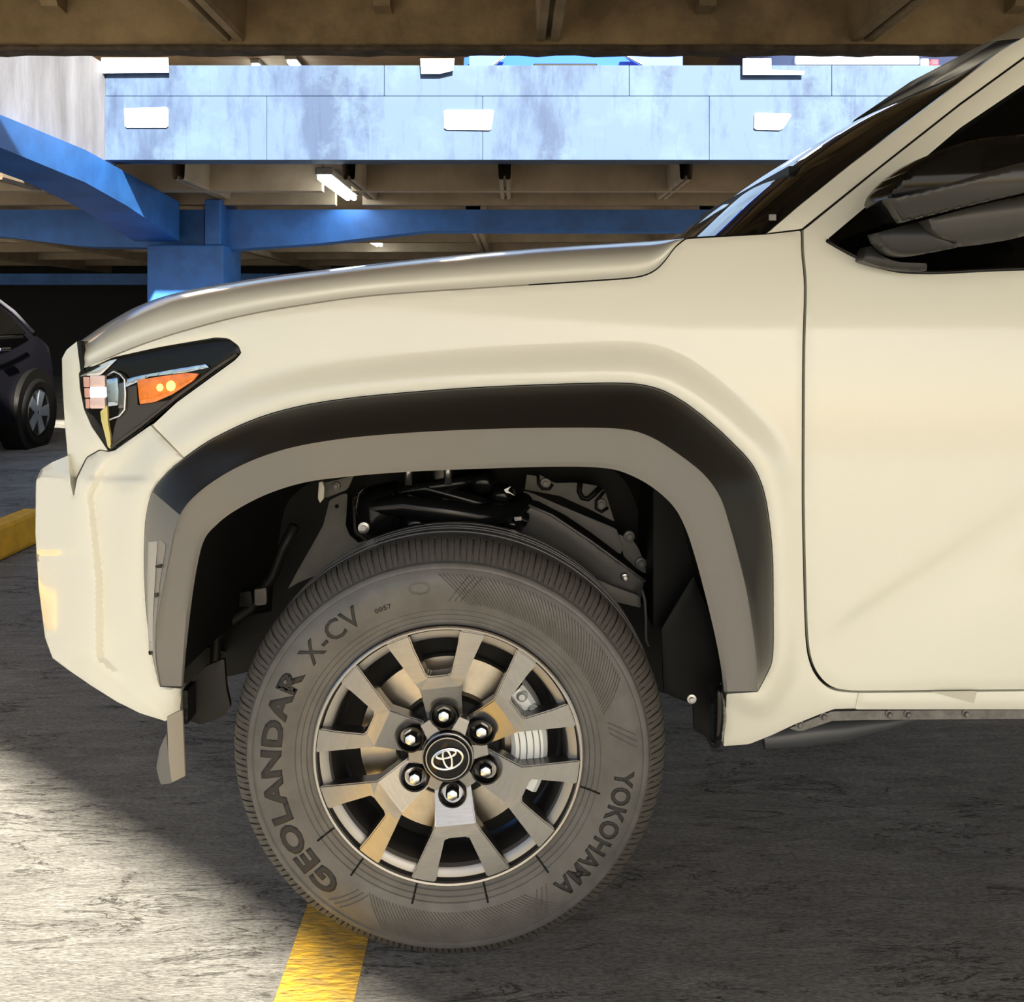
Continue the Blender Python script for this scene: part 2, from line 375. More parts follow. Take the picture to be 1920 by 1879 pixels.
for x in (-2.9-1.53, -2.9, -1.355, 0.175, 1.70, 3.23):
    rib(x, edge_y(x)+1.2, NB, zb+0.035, 2.95, 0.062, ceil, brown)
for x in (-2.2, -0.62, 0.93, 2.43):
    V = [(x-0.045, NB-0.30, 2.96), (x+0.045, NB-0.30, 2.95), (x+0.045, NB, 2.95), (x-0.045, NB, 2.95), (x-0.04, NB-0.10, 2.70), (x+0.04, NB-0.10, 2.70), (x+0.04, NB, 2.69), (x-0.04, NB, 2.69)]
    meshobj('ceiling_bracket', V, [(0,3,2,1),(4,5,6,7),(0,1,5,4),(1,2,6,5),(2,3,7,6),(3,0,4,7)], brown, ceil)
# parapet wall across the light well, cast in panels
DW = 8.0; YW = yd(DW); z0 = CAMH+300*DW/F; z1 = CAMH+478*DW/F; zc = CAMH+420*DW/F
X = lambda u, d: (u-U0)*d/F
wb = box('wall_back', X(196, DW), 9, YW+0.03, YW+0.25, z0+0.005, z1-0.005, paleblue); tag(wb, 'pale blue stained concrete parapet across the light well', 'wall', kind='structure')
us = [196, 500, 905, 1330, 1750, 2900]
for a, b in zip(us[:-1], us[1:]):
    box('concrete_panel', X(a, DW)+0.001, X(b, DW)-0.001, YW, YW+0.04, z0, zc-0.002, paleblue, wb, 0.004)
for a, b in zip([196, 720, 1180, 1560], [720, 1180, 1560, 2900]):
    box('concrete_panel', X(a, DW)+0.001, X(b, DW)-0.001, YW+0.006, YW+0.04, zc+0.001, z1, paleblue, wb, 0.006)
XL = X(196, DW)
wl = box('wall_left', XL-0.22, XL-0.001, yd(1.0), YW+0.25, z0-0.01, z1+0.01, whitew); tag(wl, 'whitish rain-stained concrete wall at the left of the light well', 'wall', kind='structure')
# upper deck (floor slab over the back bay), its roof and far walls
up = box('ceiling_back', -16, 16, YW+0.251, 20, 2.62, 2.80, tanc); tag(up, 'tan concrete soffit of the bay behind the parapet', 'ceiling', kind='structure')
tw = box('wall_upper', -16, 16, 13.0, 13.2, 2.80, 4.87, whitew); tag(tw, 'pale wall at the back of the upper deck', 'wall', kind='structure')
ur = box('ceiling_upper', -16, 16, YW+1.2, 13.2, 4.87, 5.1, tanc); tag(ur, 'pale ceiling over the upper deck', 'ceiling', kind='structure')
fw = box('wall_far', -16, 16, 20.0, 20.2, 0, 2.8, darkw); tag(fw, 'dark wall at the far end of the lower level', 'wall', kind='structure')
for x in (-4.2, -2.72, -1.33, -0.06, 1.42, 2.9, 4.4): rib(x, YW+0.26, yd(9.9), 2.35, 2.62, 0.05, up, tanc)
for d, zz, mm in ((8.95, 2.345, tanc), (9.62, 2.30, tanc)):
    box('cross_rib', -16, -1.68, yd(d), yd(d)+0.12, zz, 2.62, mm, up); box('cross_rib', -1.42, 16, yd(d), yd(d)+0.12, zz, 2.62, mm, up)
for d in (12.5, 14, 16, 18, 20): box('cross_rib', -16, 16, yd(d), yd(d)+0.15, 2.28, 2.62, tanc, up)
for x in (-8.5, -6.2, -3.9, -0.4, 2.0): rib(x, yd(10.4), 19.5, 2.2, 2.62, 0.07, up, tanc)
# blue beams and column
def prism(name, quad_near, quad_far, m):   # two polygons joined
    n = len(quad_near); V = quad_near+quad_far
    return meshobj(name, V, [tuple(range(n)), tuple(reversed(range(n, 2*n)))]+[(i, (i+1) % n, n+(i+1) % n, n+i) for i in range(n)], m)
xa = XL+0.10; xb = xa-0.42
secs = [(2.0, 2.30, 2.46), (5.8, 2.27, 2.46), (7.4, 2.21, 2.45), (8.2, 2.13, 2.40), (9.5, 1.94, 2.31)]
V, Fc = [], []
for d, zl, zh in secs: V += [(xa, yd(d), zl), (xa, yd(d), zh-0.002), (xb, yd(d), zh-0.002), (xb, yd(d), zl)]
for i in range(len(secs)-1):
    for k in range(4): Fc.append((i*4+k, i*4+(k+1) % 4, (i+1)*4+(k+1) % 4, (i+1)*4+k))
Fc += [(0,1,2,3), tuple(range(len(V)-1, len(V)-5, -1))]
bmL = meshobj('support_beam', V, Fc, bluep); tag(bmL, 'deep blue haunched beam running along the left wall to the column', 'beam')
cx0, cx1 = X(275, 9.5), X(419, 9.5)
cl = empty('support_column', (cx0, yd(9.5), 0)); tag(cl, 'blue square concrete column behind the hood', 'column')
box('shaft', cx0, cx1, yd(9.5), yd(10.12), 0, CAMH+141*9.5/F, bluep, cl, 0.015)
box('column_head', X(382, 9.5), X(412, 9.5), yd(9.52), yd(10.1), CAMH+141*9.5/F, 2.34, bluep, cl, 0.01)
DB = 9.75
def cross_beam(name, pts_top, pts_bot, d, th, label):
    top = [P(u, v, yd(d)) for u, v in pts_top]; bot = [P(u, v, yd(d)) for u, v in pts_bot]; n = len(top)
    fr = top+bot; bk = [p+Vector((0, th, 0)) for p in fr]; V = fr+bk; Fc = []
    for i in range(n-1): Fc += [(i, i+1, n+i+1, n+i), (2*n+i, 3*n+i, 3*n+i+1, 2*n+i+1), (i, 2*n+i, 2*n+i+1, i+1), (n+i, n+i+1, 3*n+i+1, 3*n+i)]
    Fc += [(0, n, 3*n, 2*n), (n-1, 2*n+n-1, 3*n+n-1, 2*n-1)]
    o = meshobj(name, V, Fc, bluep); tag(o, label, 'beam'); return o
cross_beam('cross_beam', [(412, 393), (600, 393), (800, 393), (1400, 393), (2500, 393)], [(412, 469), (600, 456), (800, 433), (1400, 433), (2500, 433)], DB, 0.3, 'long blue cross beam right of the column, above the hood')
cross_beam('cross_beam', [(-900, 393), (-400, 393), (0, 393), (150, 393), (382, 393)], [(-900, 432), (-400, 432), (0, 443), (150, 462), (382, 466)], DB, 0.3, 'blue cross beam left of the column, bright patch on its side')
cross_beam('cross_beam', [(-300, 513), (0, 513), (290, 513), (520, 513)], [(-300, 534), (0, 534), (290, 534), (520, 534)], 19.0, 0.3, 'low blue beam far behind the column')
# kerb
kb = empty('parking_kerb', (-2.64, yd(4), 0)); tag(kb, 'yellow painted concrete kerb at the left edge', 'kerb')
ox = box('kerb_block', -2.66, -2.545, yd(2.6), yd(5.5), 0, 0.185, kerbm, kb, 0.025)
# white plates on the parapet
def plate(pts, d, label):
    q = [P(u, v, yd(d)) for u, v in pts]; b = [p+Vector((0, 0.012, 0)) for p in q]; n = len(q)
    o = meshobj('sign_plate', q+b, [tuple(range(n)), tuple(reversed(range(n, 2*n)))]+[(i, n+i, n+(i+1) % n, (i+1) % n) for i in range(n)], white)
    tag(o, label, 'sign', 'blank white plates on the parapet'); return o
plate([(233, 203), (312, 201), (315, 205), (315, 236), (312, 239), (237, 239), (234, 236)], DW-0.015, 'blank white plate on the parapet nearest the left corner')
plate([(832, 209), (836, 206), (922, 206), (926, 209), (921, 242), (918, 244), (838, 243), (833, 240)], DW-0.015, 'blank white plate in the middle of the pale blue parapet')
plate([(1415, 214), (1420, 212), (1480, 213), (1484, 216), (1468, 241), (1462, 244), (1418, 243), (1414, 240)], DW-0.015, 'blank white plate on the parapet beside the windshield')
plate([(190, 108), (315, 108), (316, 136), (190, 137)], DW-0.04, 'wide blank white plate standing on the parapet corner')
plate([(788, 110), (852, 110), (850, 132), (825, 138), (790, 138)], DW-0.04, 'blank white plate on the parapet top beside the blue car')
plate([(1393, 110), (1446, 110), (1446, 131), (1508, 133), (1508, 140), (1393, 140)], DW-0.04, 'stepped blank white plate on the parapet top near the silver car')
# fluorescent lamps
def lamp(x, y0, y1, z, label, w=0.06):
    t = empty('tube_lamp', (x, (y0+y1)/2, z)); tag(t, label, 'lamp', 'fluorescent ceiling lamps')
    box('lamp_housing', x-w*1.2, x+w*1.2, y0-0.03, y1+0.03, z+0.03, z+0.09, grey, t, 0.008)
    tubeobj('lamp_tube', [(x-w*0.5, y0, z+0.008), (x-w*0.5, y1, z+0.008)], 0.026, tube, t)
    tubeobj('lamp_tube', [(x+w*0.5, y0, z+0.008), (x+w*0.5, y1, z+0.008)], 0.026, tube, t)
    return t
lamp(-1.55, yd(8.35), yd(9.75), 2.37, 'bright fluorescent lamp under the parapet')
lamp(-2.08, yd(14.6), yd(15.85), 2.37, 'small distant fluorescent lamp seen under the blue beam')
lamp(-3.6, yd(14.2), yd(14.9), 4.77, 'tilted small lamp glimpsed above the parapet left of its neighbour', 0.05)
lamp(-3.05, yd(14.0), yd(14.7), 4.77, 'round bright lamp glimpsed just above the parapet top', 0.07)

# ================================================================== CARS BEHIND
def cyl_x(name, x0, x1, c, r, m, parent, n=28, prof=None):
    pr = prof or [(0.0, x0), (r, x0), (r, x1), (0.0, x1)]
    V, Fc = [], []; k = len(pr)
    for i in range(n):
        a = 2*math.pi*i/n
        for rr, xx in pr: V.append((xx, c[0]+rr*math.sin(a), c[1]+rr*math.cos(a)))
    for i in range(n):
        j = (i+1) % n
        for q in range(k-1): Fc.append((i*k+q, i*k+q+1, j*k+q+1, j*k+q))
    return meshobj(name, V, Fc, m, parent, True, 40)
sv = empty('sport_utility_vehicle', (-5.4, yd(8.3), 0)); tag(sv, 'dark grey SUV parked at the far left in the shade', 'car')
SX = -4.5
prof = [(5.9, 0.40), (5.9, 0.75), (6.1, 0.95), (7.0, 1.05), (7.55, 1.40), (8.0, 1.50), (8.9, 1.49), (9.1, 1.455), (9.40, 1.30), (9.66, 1.075), (9.84, 0.96), (9.93, 0.75), (9.95, 0.55), (9.93, 0.35), (9.9, 0.28), (6.0, 0.28)]
def lat(z): return 0.0 if z < 0.95 else (z-0.95)*0.42
b = resample([(d, z) for d, z in prof], step=0.06, closed=True); n = len(b)
ring1 = [Vector((SX-lat(z)-(0.02 if z < 0.5 else 0), yd(d), z)) for d, z in b]; ring2 = [Vector((SX-1.75+lat(z), yd(d), z)) for d, z in b]
edge1 = [Vector((p.x-0.06, p.y, p.z)) for p in ring1]
cdt = delaunay_2d_cdt([Vector(q) for q in b], [(i, (i+1) % n) for i in range(n)], [list(range(n))], 1, 1e-6)
V = ring1+ring2; Fc = [tuple(f) for f in cdt[2]]+[tuple(n+i for i in reversed(f)) for f in cdt[2]]+[(i, (i+1) % n, n+(i+1) % n, n+i) for i in range(n)]
body = meshobj('car_body', V, Fc, suvp, sv, True, 30)
bv = body.modifiers.new('b', 'BEVEL'); bv.width = 0.03; bv.segments = 2; bv.limit_method = 'ANGLE'; bv.angle_limit = math.radians(50)
win = [(7.15, 1.07), (7.62, 1.36), (8.05, 1.44), (8.85, 1.43), (9.05, 1.40), (9.30, 1.26), (9.48, 1.075)]
V = [Vector((SX-lat(z)+0.012, yd(d), z)) for d, z in win]; V += [p+Vector((-0.03, 0, 0)) for p in V]; k = len(win)
meshobj('side_window', V, [tuple(range(k)), tuple(reversed(range(k, 2*k)))]+[(i, (i+1) % k, k+(i+1) % k, k+i) for i in range(k)], glass, sv)
V, Fc = tubegeo([(SX+0.012, yd(7.1), 1.05), (SX+0.014, yd(8.3), 1.053), (SX+0.012, yd(9.28), 1.052)], 0.014, 8); meshobj('belt_moulding', V, Fc, chrome, sv, True)
V, Fc = tubegeo([(SX-lat(z)+0.012, yd(d), z) for d, z in [(8.0, 1.475), (8.9, 1.465), (9.12, 1.43), (9.4, 1.285), (9.62, 1.09)]], 0.018, 8); meshobj('roof_rail', V, Fc, mat('satin_grey', (0.3, 0.3, 0.36), 0.35, metal=0.5), sv, True)
cyl_x('wheel_arch', SX-0.2, SX+0.004, (yd(9.61), 0.345), 0.40, blk, sv)
for d in (9.61, 6.9):
    t = cyl_x('tyre', 0, 0, (yd(d), 0.33), 0, blk, sv, 36, [(0.21, SX-0.02), (0.24, SX+0.02), (0.29, SX+0.03), (0.325, SX+0.0), (0.33, SX-0.03), (0.33, SX-0.2), (0.29, SX-0.23), (0.21, SX-0.22)])
    w = cyl_x('wheel_rim', 0, 0, (yd(d), 0.33), 0, alloyd, sv, 36, [(0.0, SX-0.05), (0.17, SX-0.06), (0.195, SX-0.01), (0.215, SX+0.018), (0.225, SX+0.0)])
    for q in range(5):
        a = 2*math.pi*q/5+0.3; c, s = math.cos(a), math.sin(a)
        V = []
        for rr, hw, xx in ((0.02, 0.035, 0.012), (0.20, 0.055, 0.018), (0.02, 0.035, -0.05), (0.20, 0.055, -0.05)):
            for sg in (-1, 1): V.append((SX+xx, yd(d)+rr*s+sg*hw*c, 0.33+rr*c-sg*hw*s))
        meshobj('spoke', V, [(0,1,3,2),(4,6,7,5),(0,2,6,4),(1,5,7,3),(2,3,7,6),(0,4,5,1)], mat('far_alloy', (0.42, 0.5, 0.62), 0.3, metal=0.7), w)
box('door_handle', SX-0.01, SX+0.03, yd(8.85), yd(9.05), 0.93, 0.96, chrome, sv, 0.008)
# blue car facing us on the upper deck: only a sliver shows above the parapet
ub = empty('parked_car', (X(1075, 9.6), yd(9.8), 2.8)); tag(ub, 'blue car on the upper deck, front end just above the parapet', 'car')
x0, x1, zf = X(868, 9.3), X(1284, 9.3), 2.8
def loft_car(root, x0, x1, yf, L, m, zf, hood=0.95, roof=1.55):
    pr = [(0.0, 0.28), (-0.03, 0.55), (0.02, 0.72), (0.12, hood-0.08), (0.9, hood+0.05), (1.45, roof-0.1), (1.8, roof), (3.0, roof-0.02), (3.6, hood+0.05), (L, hood), (L+0.05, 0.5), (L, 0.28)]
    w = x1-x0; secs = [(0.0, 0.10), (0.06, 0.02), (0.5, 0.0), (0.94, 0.02), (1.0, 0.10)]; V = []; n = len(pr)
    for s, ins in secs:
        for yy, zz in pr:
            tum = 0.0 if zz < hood+0.06 else 0.14
            xx = x0+w*s; xx += tum*(0.5-s)*2
            V.append((xx, yf+yy+(ins if yy < 0.5 else 0), zf+zz))
    Fc = [tuple(range(n)), tuple(reversed(range(4*n, 5*n)))]
    for k in range(4):
        for i in range(n): Fc.append((k*n+i, k*n+(i+1) % n, (k+1)*n+(i+1) % n, (k+1)*n+i))
    return meshobj('car_body', V, Fc, m, root, True, 35)
loft_car(ub, x0, x1, yd(9.3), 4.2, carblue, zf)
box('grille', X(935, 9.3), X(1165, 9.3), yd(9.24), yd(9.34), zf+0.5, zf+0.72, mat('bluish_grille', (0.10, 0.16, 0.32), 0.3), ub, 0.02)
box('grille_bar', X(1000, 9.3), X(1118, 9.3), yd(9.20), yd(9.26), zf+0.69, zf+0.735, blk, ub, 0.008)
for a, b_ in ((880, 948), (1280, 1168)):
    V = [P(a, 125, yd(9.22)), P(a, 100, yd(9.27)), P(b_, 100, yd(9.24)), P((a+b_*2)/3, 125, yd(9.2))]; V += [p+Vector((0, 0.08, 0)) for p in V]
    h = meshobj('headlight', V, [(0,1,2,3),(7,6,5,4),(0,4,5,1),(1,5,6,2),(2,6,7,3),(3,7,4,0)], mat('headlight_blue', (0.12, 0.22, 0.85), 0.15, metal=0.3), ub)
    V, Fc = tubegeo([P(b_, 102, yd(9.2)), P((a+b_*2)/3, 122, yd(9.17))], 0.012, 8); meshobj('trim_strip', V, Fc, chrome, h)
for xx in (x0+0.1, x1-0.32): cyl_x('tyre', xx, xx+0.22, (yd(9.3)+0.8, zf+0.32), 0.32, blk, ub)
sc2 = empty('hatchback_car', (X(1650, 9.3), yd(9.6), 2.8)); tag(sc2, 'dark car with silver-blue bumper and red tail lamp on the upper deck', 'car')
x0, x1 = X(1440, 9.3), X(1835, 9.3)
loft_car(sc2, x0, x1, yd(9.3), 4.0, mat('dark_blue_paint', (0.02, 0.03, 0.07), 0.25, coat=1), zf)
box('bumper_panel', X(1488, 9.2), X(1722, 9.2), yd(9.16), yd(9.30), CAMH+476*9.2/F, CAMH+494*9.2/F, silverp, sc2, 0.02)
box('tail_lamp', X(1742, 9.2), X(1757, 9.2), yd(9.16), yd(9.30), CAMH+475*9.2/F, CAMH+487*9.2/F, red, sc2, 0.01)
box('lamp_lens', X(1724, 9.2), X(1740, 9.2), yd(9.17), yd(9.30), CAMH+474*9.2/F, CAMH+489*9.2/F, mat('clear_lens', (0.5, 0.6, 0.8), 0.1), sc2, 0.01)
for xx in (x0+0.1, x1-0.32): cyl_x('tyre', xx, xx+0.22, (yd(9.3)+0.8, zf+0.32), 0.32, blk, sc2)
#CAR#
# ================================================================== THE WHITE CAR
WC = Vector((-0.1187, 0.03, 0.3966)); K = 1/1010.6        # wheel centre, metres per pixel at the wheel
YC = 0.95                                                  # middle of the car
car = empty('car', (0.4, YC, 0)); tag(car, 'white sport utility vehicle with grey fender flare and alloy wheel', 'car')
O_ = smooth_curve([(299,1286),(285,1222),(275,1150),(271,1080),(271,1020),(274,970),(285,925),(310,890),(345,860),(400,823),(480,786),(560,763),(650,748),(760,737),(900,727),(1050,721),(1165,719),(1225,727),(1270,747),(1320,783),(1370,828),(1410,872),(1431,920),(1442,980),(1448,1050),(1449,1140),(1448,1230),(1437,1264),(1420,1296)], 200)
M_ = smooth_curve([(300,1286),(291,1230),(293,1170),(304,1110),(317,1045),(330,985),(351,945),(395,906),(460,869),(540,841),(640,823),(760,812),(900,805),(1050,802),(1160,804),(1215,817),(1270,850),(1320,890),(1350,932),(1368,985),(1386,1050),(1402,1120),(1414,1200),(1419,1250),(1420,1296)], 200)
I_ = smooth_curve([(343,1291),(350,1210),(359,1130),(370,1060),(383,1012),(405,985),(440,958),(500,927),(570,905),(650,894),(760,885),(900,879),(1050,875),(1135,878),(1180,890),(1225,915),(1263,950),(1285,990),(1302,1040),(1321,1110),(1338,1180),(1350,1240),(1358,1297)], 200)
I2 = smooth_curve([(340,1287),(345,1205),(352,1125),(362,1052),(374,1005),(397,975),(434,948),(496,915),(568,893),(650,882),(760,873),(900,868),(1050,864),(1138,866),(1186,877),(1236,903),(1277,942),(1299,985),(1316,1035),(1336,1105),(1352,1178),(1360,1240),(1364,1297)], 200)
prof_y = spline([-100, 70, 250, 430, 500, 600, 700, 820, 950, 1100, 1220, 1300, 1345, 1400], [0.42, 0.335, 0.235, 0.135, 0.104, 0.074, 0.060, 0.052, 0.050, 0.055, 0.066, 0.084, 0.100, 0.125])
def B(u, v):
    u = np.asarray(u, float); v = np.asarray(v, float); sh = u.shape
    y = prof_y(v)
    y = y+5e-7*np.clip(600-u, 0, None)**2
    y = y+np.where(u < 190, ((190-np.minimum(u, 190))/124)**2*0.10, 0)
    pts = np.stack([u.ravel(), v.ravel()], 1); m = (v.ravel() > 560) & (u.ravel() < 1620); d = np.full(len(pts), 200.0)
    if m.any(): d[m] = dist_poly(O_, pts[m], closed=False)
    d = d.reshape(sh)
    dd = 72-18*sstep(820, 1050, v)*sstep(1250, 1400, u)
    y = y-0.020*(1-sstep(0.25*dd, 1.1*dd, d))
    # diagonal crease low on the door
    s = (v-1235)+(u-1510)*0.66
    amp = sstep(1500, 1620, u)*(1-sstep(1900, 2050, u))
    y = y+0.016*amp*sstep(-50, 0, s)*(1-sstep(10, 190, s))
    return y
PB = lambda u, v, o=0.0: P(u, v, float(B(np.array([u]), np.array([v]))[0])+o)
def Brow(c, o=0.0):
    y = B(c[:,0], c[:,1]); oo = np.broadcast_to(o, y.shape); return [P(u, v, yy+k) for (u, v), yy, k in zip(c, y, oo)]
# --- curves shared by neighbouring panels
hood_sil = smooth_curve([(149,640),(200,606),(250,578),(300,558),(350,545),(430,530),(520,516),(640,502),(800,484),(1000,466),(1200,453),(1286,447)], 120)
shut_h = smooth_curve([(1286,447),(1265,464),(1247,488),(1226,508),(1190,520),(1100,527),(900,540),(700,554),(560,573),(450,593),(350,619),(280,641),(220,664),(168,688)], 120)
door_gap = smooth_curve([(1503,432),(1504,475),(1509,540),(1506,650),(1505,800),(1505,950),(1508,1100),(1512,1200),(1520,1244),(1535,1272),(1556,1290),(1580,1296),(1612,1298)], 90)
head_low = [(203,846),(215,843),(260,811),(330,754),(400,703),(440,674),(451,662)]
head_top = [(451,662),(446,649),(428,636),(405,634),(300,652),(205,673),(168,688)]
# hood: rolls over from the shut line to its silhouette, then runs flat across to the far side
vs_at = lambda u: np.interp(u, shut_h[::-1,0], shut_h[::-1,1])
hs_at = lambda u: np.interp(u, hood_sil[:,0], hood_sil[:,1])
us = np.concatenate([np.linspace(150, 260, 16), np.linspace(270, 1180, 60), np.linspace(1190, 1284, 22)]); T = np.concatenate([np.linspace(0, 0.9, 16), [0.93, 0.955, 0.975, 0.99, 1.0]])
cols = []
for u in us:
    va, vb = float(vs_at(u)), float(hs_at(u))
    if u < 168: va = 688+(168-u)*0.3
    va = va-1.2; col = []; yb = float(B(np.array([u]), np.array([va]))[0])
    H = va-vb
    for t in T:
        y = yb+0.004+0.012*math.sin(min(t*3, 1)*math.pi)*0.4+H*0.0006*t+0.26*(1-math.sqrt(max(0, 1-0.985*t**4.5)))*min(1, H/60)
        col.append(P(u, va+(vb-va)*t, y))
    ye = col[-1].y
    for yy in (ye+0.12, ye+0.3, YC):
        q = P(u, vb+3+(yy-ye)*4, yy); q.x = col[len(T)-1].x+max(0, 0.12*(yy-ye))*(1 if u < 400 else 0); col.append(q)
    col += [Vector((p.x, 2*YC-p.y, p.z)) for p in reversed(col[:-1])]
    col = [col[0]+Vector((0, 0.02, 0))]+col
    cols.append(col)
strip('hood', cols, paint, car, True, 50)
strip('hood_seam', [[PB(u, v-3, 0.012) for u, v in shut_h[:34]], [PB(u, v+3, 0.012) for u, v in shut_h[:34]]], blk, car)
strip('hood_seam', [[PB(u, v-3, 0.008) for u, v in shut_h[33:]], [PB(u, v+3, 0.008) for u, v in shut_h[33:]]], mat('seam_tan', (0.35, 0.32, 0.26), 0.6), car)
# fender
fpoly = [tuple(p) for p in shut_h[::-1]]+[(1300,446),(1440,438),(1502,431)]+[tuple(p) for p in door_gap[1:]]+[(1606,1330),(1565,1331),(1537,1341),(1490,1360),(1450,1379),(1405,1397),(1355,1401),(1358,1360),(1361,1300),(1420,1296)]
fpoly += [tuple(p) for p in O_[::-1] if p[1] < 1290 and p[0] > 352]+[(345,860),(284,797)]+[(330,754),(400,703),(440,674)]+head_top[:-1]
fend = panel('front_fender', fpoly, B, paint, car, step=9, gap=1.6, roll=0.003, thick=0.02)
strip('door_seam', [Brow(door_gap+np.array([-4, 2]), 0.020), Brow(door_gap+np.array([7, -3]), 0.020)], blk, car)
# door with its window frame
dpoly = [tuple(p+np.array([3.2, -1.5])) for p in door_gap[:-1]]+[(1620,1296),(2350,1290),(2350,500),(1920,503),(1745,510),(1662,503),(1600,478),(1550,451),(1640,375),(1720,309),(1800,241),(1920,160),(2020,95),(2350,40),(2350,-60),(2100,-10),(2000,50),(1920,110),(1800,197),(1650,315),(1508,430)]
panel('front_door', dpoly, B, paint, car, step=15, gap=1.0, roll=0.003, thick=0.03)
pil = [(1437,438),(1500,384),(1600,304),(1700,229),(1800,153),(1870,99),(1925,66),(2010,20),(2100,-20),(2100,-12),(2000,48),(1920,107),(1800,194),(1650,312),(1503,430)]
panel('windshield_pillar', pil, lambda u, v: B(u, v)+0.004, paint, car, step=12, gap=0.8, roll=0.003, thick=0.03)
sc_ = np.array([(1504,431),(1650,313),(1800,195),(1920,108),(2010,48)], float); sc_ = resample(sc_, 40)
strip('pillar_seam', [Brow(sc_+np.array([-3, -3]), 0.016), Brow(sc_+np.array([3, 3]), 0.016)], blk, car)
# roof continuing over the cabin
rl = resample([(1915,72),(2000,28),(2100,-16),(2350,-62)], 30)
nr = Brow(rl, 0.006); rows = [nr, [p+Vector((0, 0.15, 0.035)) for p in nr], [Vector((p.x, YC, p.z+0.05)) for p in nr]]; rows += [[Vector((q.x, 2*YC-q.y, q.z)) for q in r] for r in reversed(rows[:-1])]
strip('roof', rows, paint, car)
# side window and its seal
wpoly = [(1550,452),(1600,480),(1662,505),(1745,512),(1920,505),(2340,500),(2340,45),(2020,97),(1920,162),(1800,243),(1720,311),(1640,377)]
panel('side_window', inset(wpoly, -8).tolist(), lambda u, v: B(u, v)+0.022, sglass, car, step=24, roll=0, thick=0.006)
sl = smooth_curve([(1549,451),(1600,479),(1662,504),(1745,511),(1920,504),(2340,499)], 80)
v, f = tubegeo(Brow(sl, 0.002), 0.0045, 6); meshobj('window_seal', v, f, gloss, car, True)
# windshield: near edge, bulging to the centre line, mirrored to the far side
E_ = smooth_curve([(1437,437),(1500,383),(1600,303),(1700,228),(1800,152),(1870,98),(1960,46)], 40)
S_ = smooth_curve([(1290,446),(1330,413),(1380,372),(1440,328),(1500,288),(1600,229),(1700,181),(1800,136),(1890,90),(1960,52)], 40)
yE = B(E_[:,0], E_[:,1])+0.02; rows = []
for s in (0, 0.1, 0.25, 0.4, 0.55, 0.7, 0.8, 0.88, 0.94, 0.98, 1.0):
    w = 1-math.sqrt(max(0, 1-s*s)); rows.append([P(e[0]+(g[0]-e[0])*s, e[1]+(g[1]-e[1])*s, y+(YC-y)*w) for e, g, y in zip(E_, S_, yE)])
ws = strip('windshield', rows+[[Vector((p.x, 2*YC-p.y, p.z)) for p in r] for r in reversed(rows[:-1])], glass, car, True, 60)
box('inspection_tag', *[0]*0, *(lambda a: (a.x-0.006, a.x+0.008, a.y-0.004, a.y, a.z-0.006, a.z+0.006))(P(1447, 408, float(B(np.array([1447.]), np.array([408.]))[0])+0.02)), grey, ws)
cw = resample([(1290,447),(1360,443),(1437,438)], 20)
strip('cowl_trim', [[P(u, v-2, 0.16) for u, v in cw], [P(u, v+4, 0.15) for u, v in cw], [P(u, v+6, YC) for u, v in cw]], blk, car)
# cabin and engine bay blocked in with dark panels so that no light leaks through
V, Fc = merge([boxgeo(0.30, 1.55, 0.30, 1.60, 0.55, 1.30), boxgeo(-0.60, 0.40, 0.66, 1.24, 0.62, 1.10), boxgeo(0.62, 1.55, 0.42, 1.48, 1.25, 1.55)])
meshobj('inner_structure', V, Fc, blk, car)
# grille panel at the nose and bumper
gp = [(144,640),(125,655),(116,672),(117,720),(121,790),(127,862),(133,905),(138,930),(143,896),(162,857),(187,843),(203,846),(190,826),(172,800),(158,768),(150,728),(148,700),(152,694)]
panel('grille_panel', gp, lambda u, v: B(u, v)+0.012, paint, car, step=9, gap=0.5, roll=0.004, thick=0.03)
panel('hood_gap_seal', [(144,641),(150,638),(158,694),(151,697)], lambda u, v: B(u, v)+0.004, blk, car, step=6, thick=0.02, roll=0)
bp_ = [(128,853),(97,866),(76,880),(67,903),(66,1000),(72,1100),(84,1195),(98,1234),(130,1258),(170,1286),(220,1317),(262,1338),(310,1353),(338,1334),(342,1291),(299,1287)]
bp_ += [tuple(p) for p in O_ if p[1] > 862 and p[0] < 352]+[(345,860),(282,797),(260,812),(215,844),(203,847),(187,844),(163,858),(144,897),(138,931),(133,906)]
def BB(u, v):
    y = B(u, v); ucr = np.interp(v, [845, 930, 1000, 1100, 1235, 1290, 1350], [195, 160, 168, 178, 178, 240, 312])
    y = y-0.022*(1-sstep(-2, 24, u-ucr))*sstep(840, 900, v)*(1-0.7*sstep(1230, 1300, v))
    y = y+0.007*np.exp(-((u-ucr-14)/8)**2)*sstep(880, 930, v)*(1-sstep(1215, 1250, v))              # corner wing stands proud of the side
    s2 = v-(1235+(u-178)*0.86); y = y+0.04*sstep(-6, 90, s2)*sstep(1180, 1250, v)
    y = y-0.006*(1-sstep(1030, 1042, v))*(1-sstep(140, 165, u))*sstep(870, 900, v)
    y = y+0.010*(1-sstep(890, 906, v))*sstep(150, 175, u)*(1-sstep(255, 300, u))
    return y
panel('front_bumper', bp_, BB, paint, car, step=6.5, gap=0.8, roll=0.004, thick=0.03)
strip('bumper_seam', [Brow(resample([(284,797),(345,860)], 12)+np.array([-2, 2]), 0.010), Brow(resample([(284,797),(345,860)], 12)+np.array([2, -2]), 0.010)], mat('seam_tan', (0.35, 0.32, 0.26), 0.6), car)
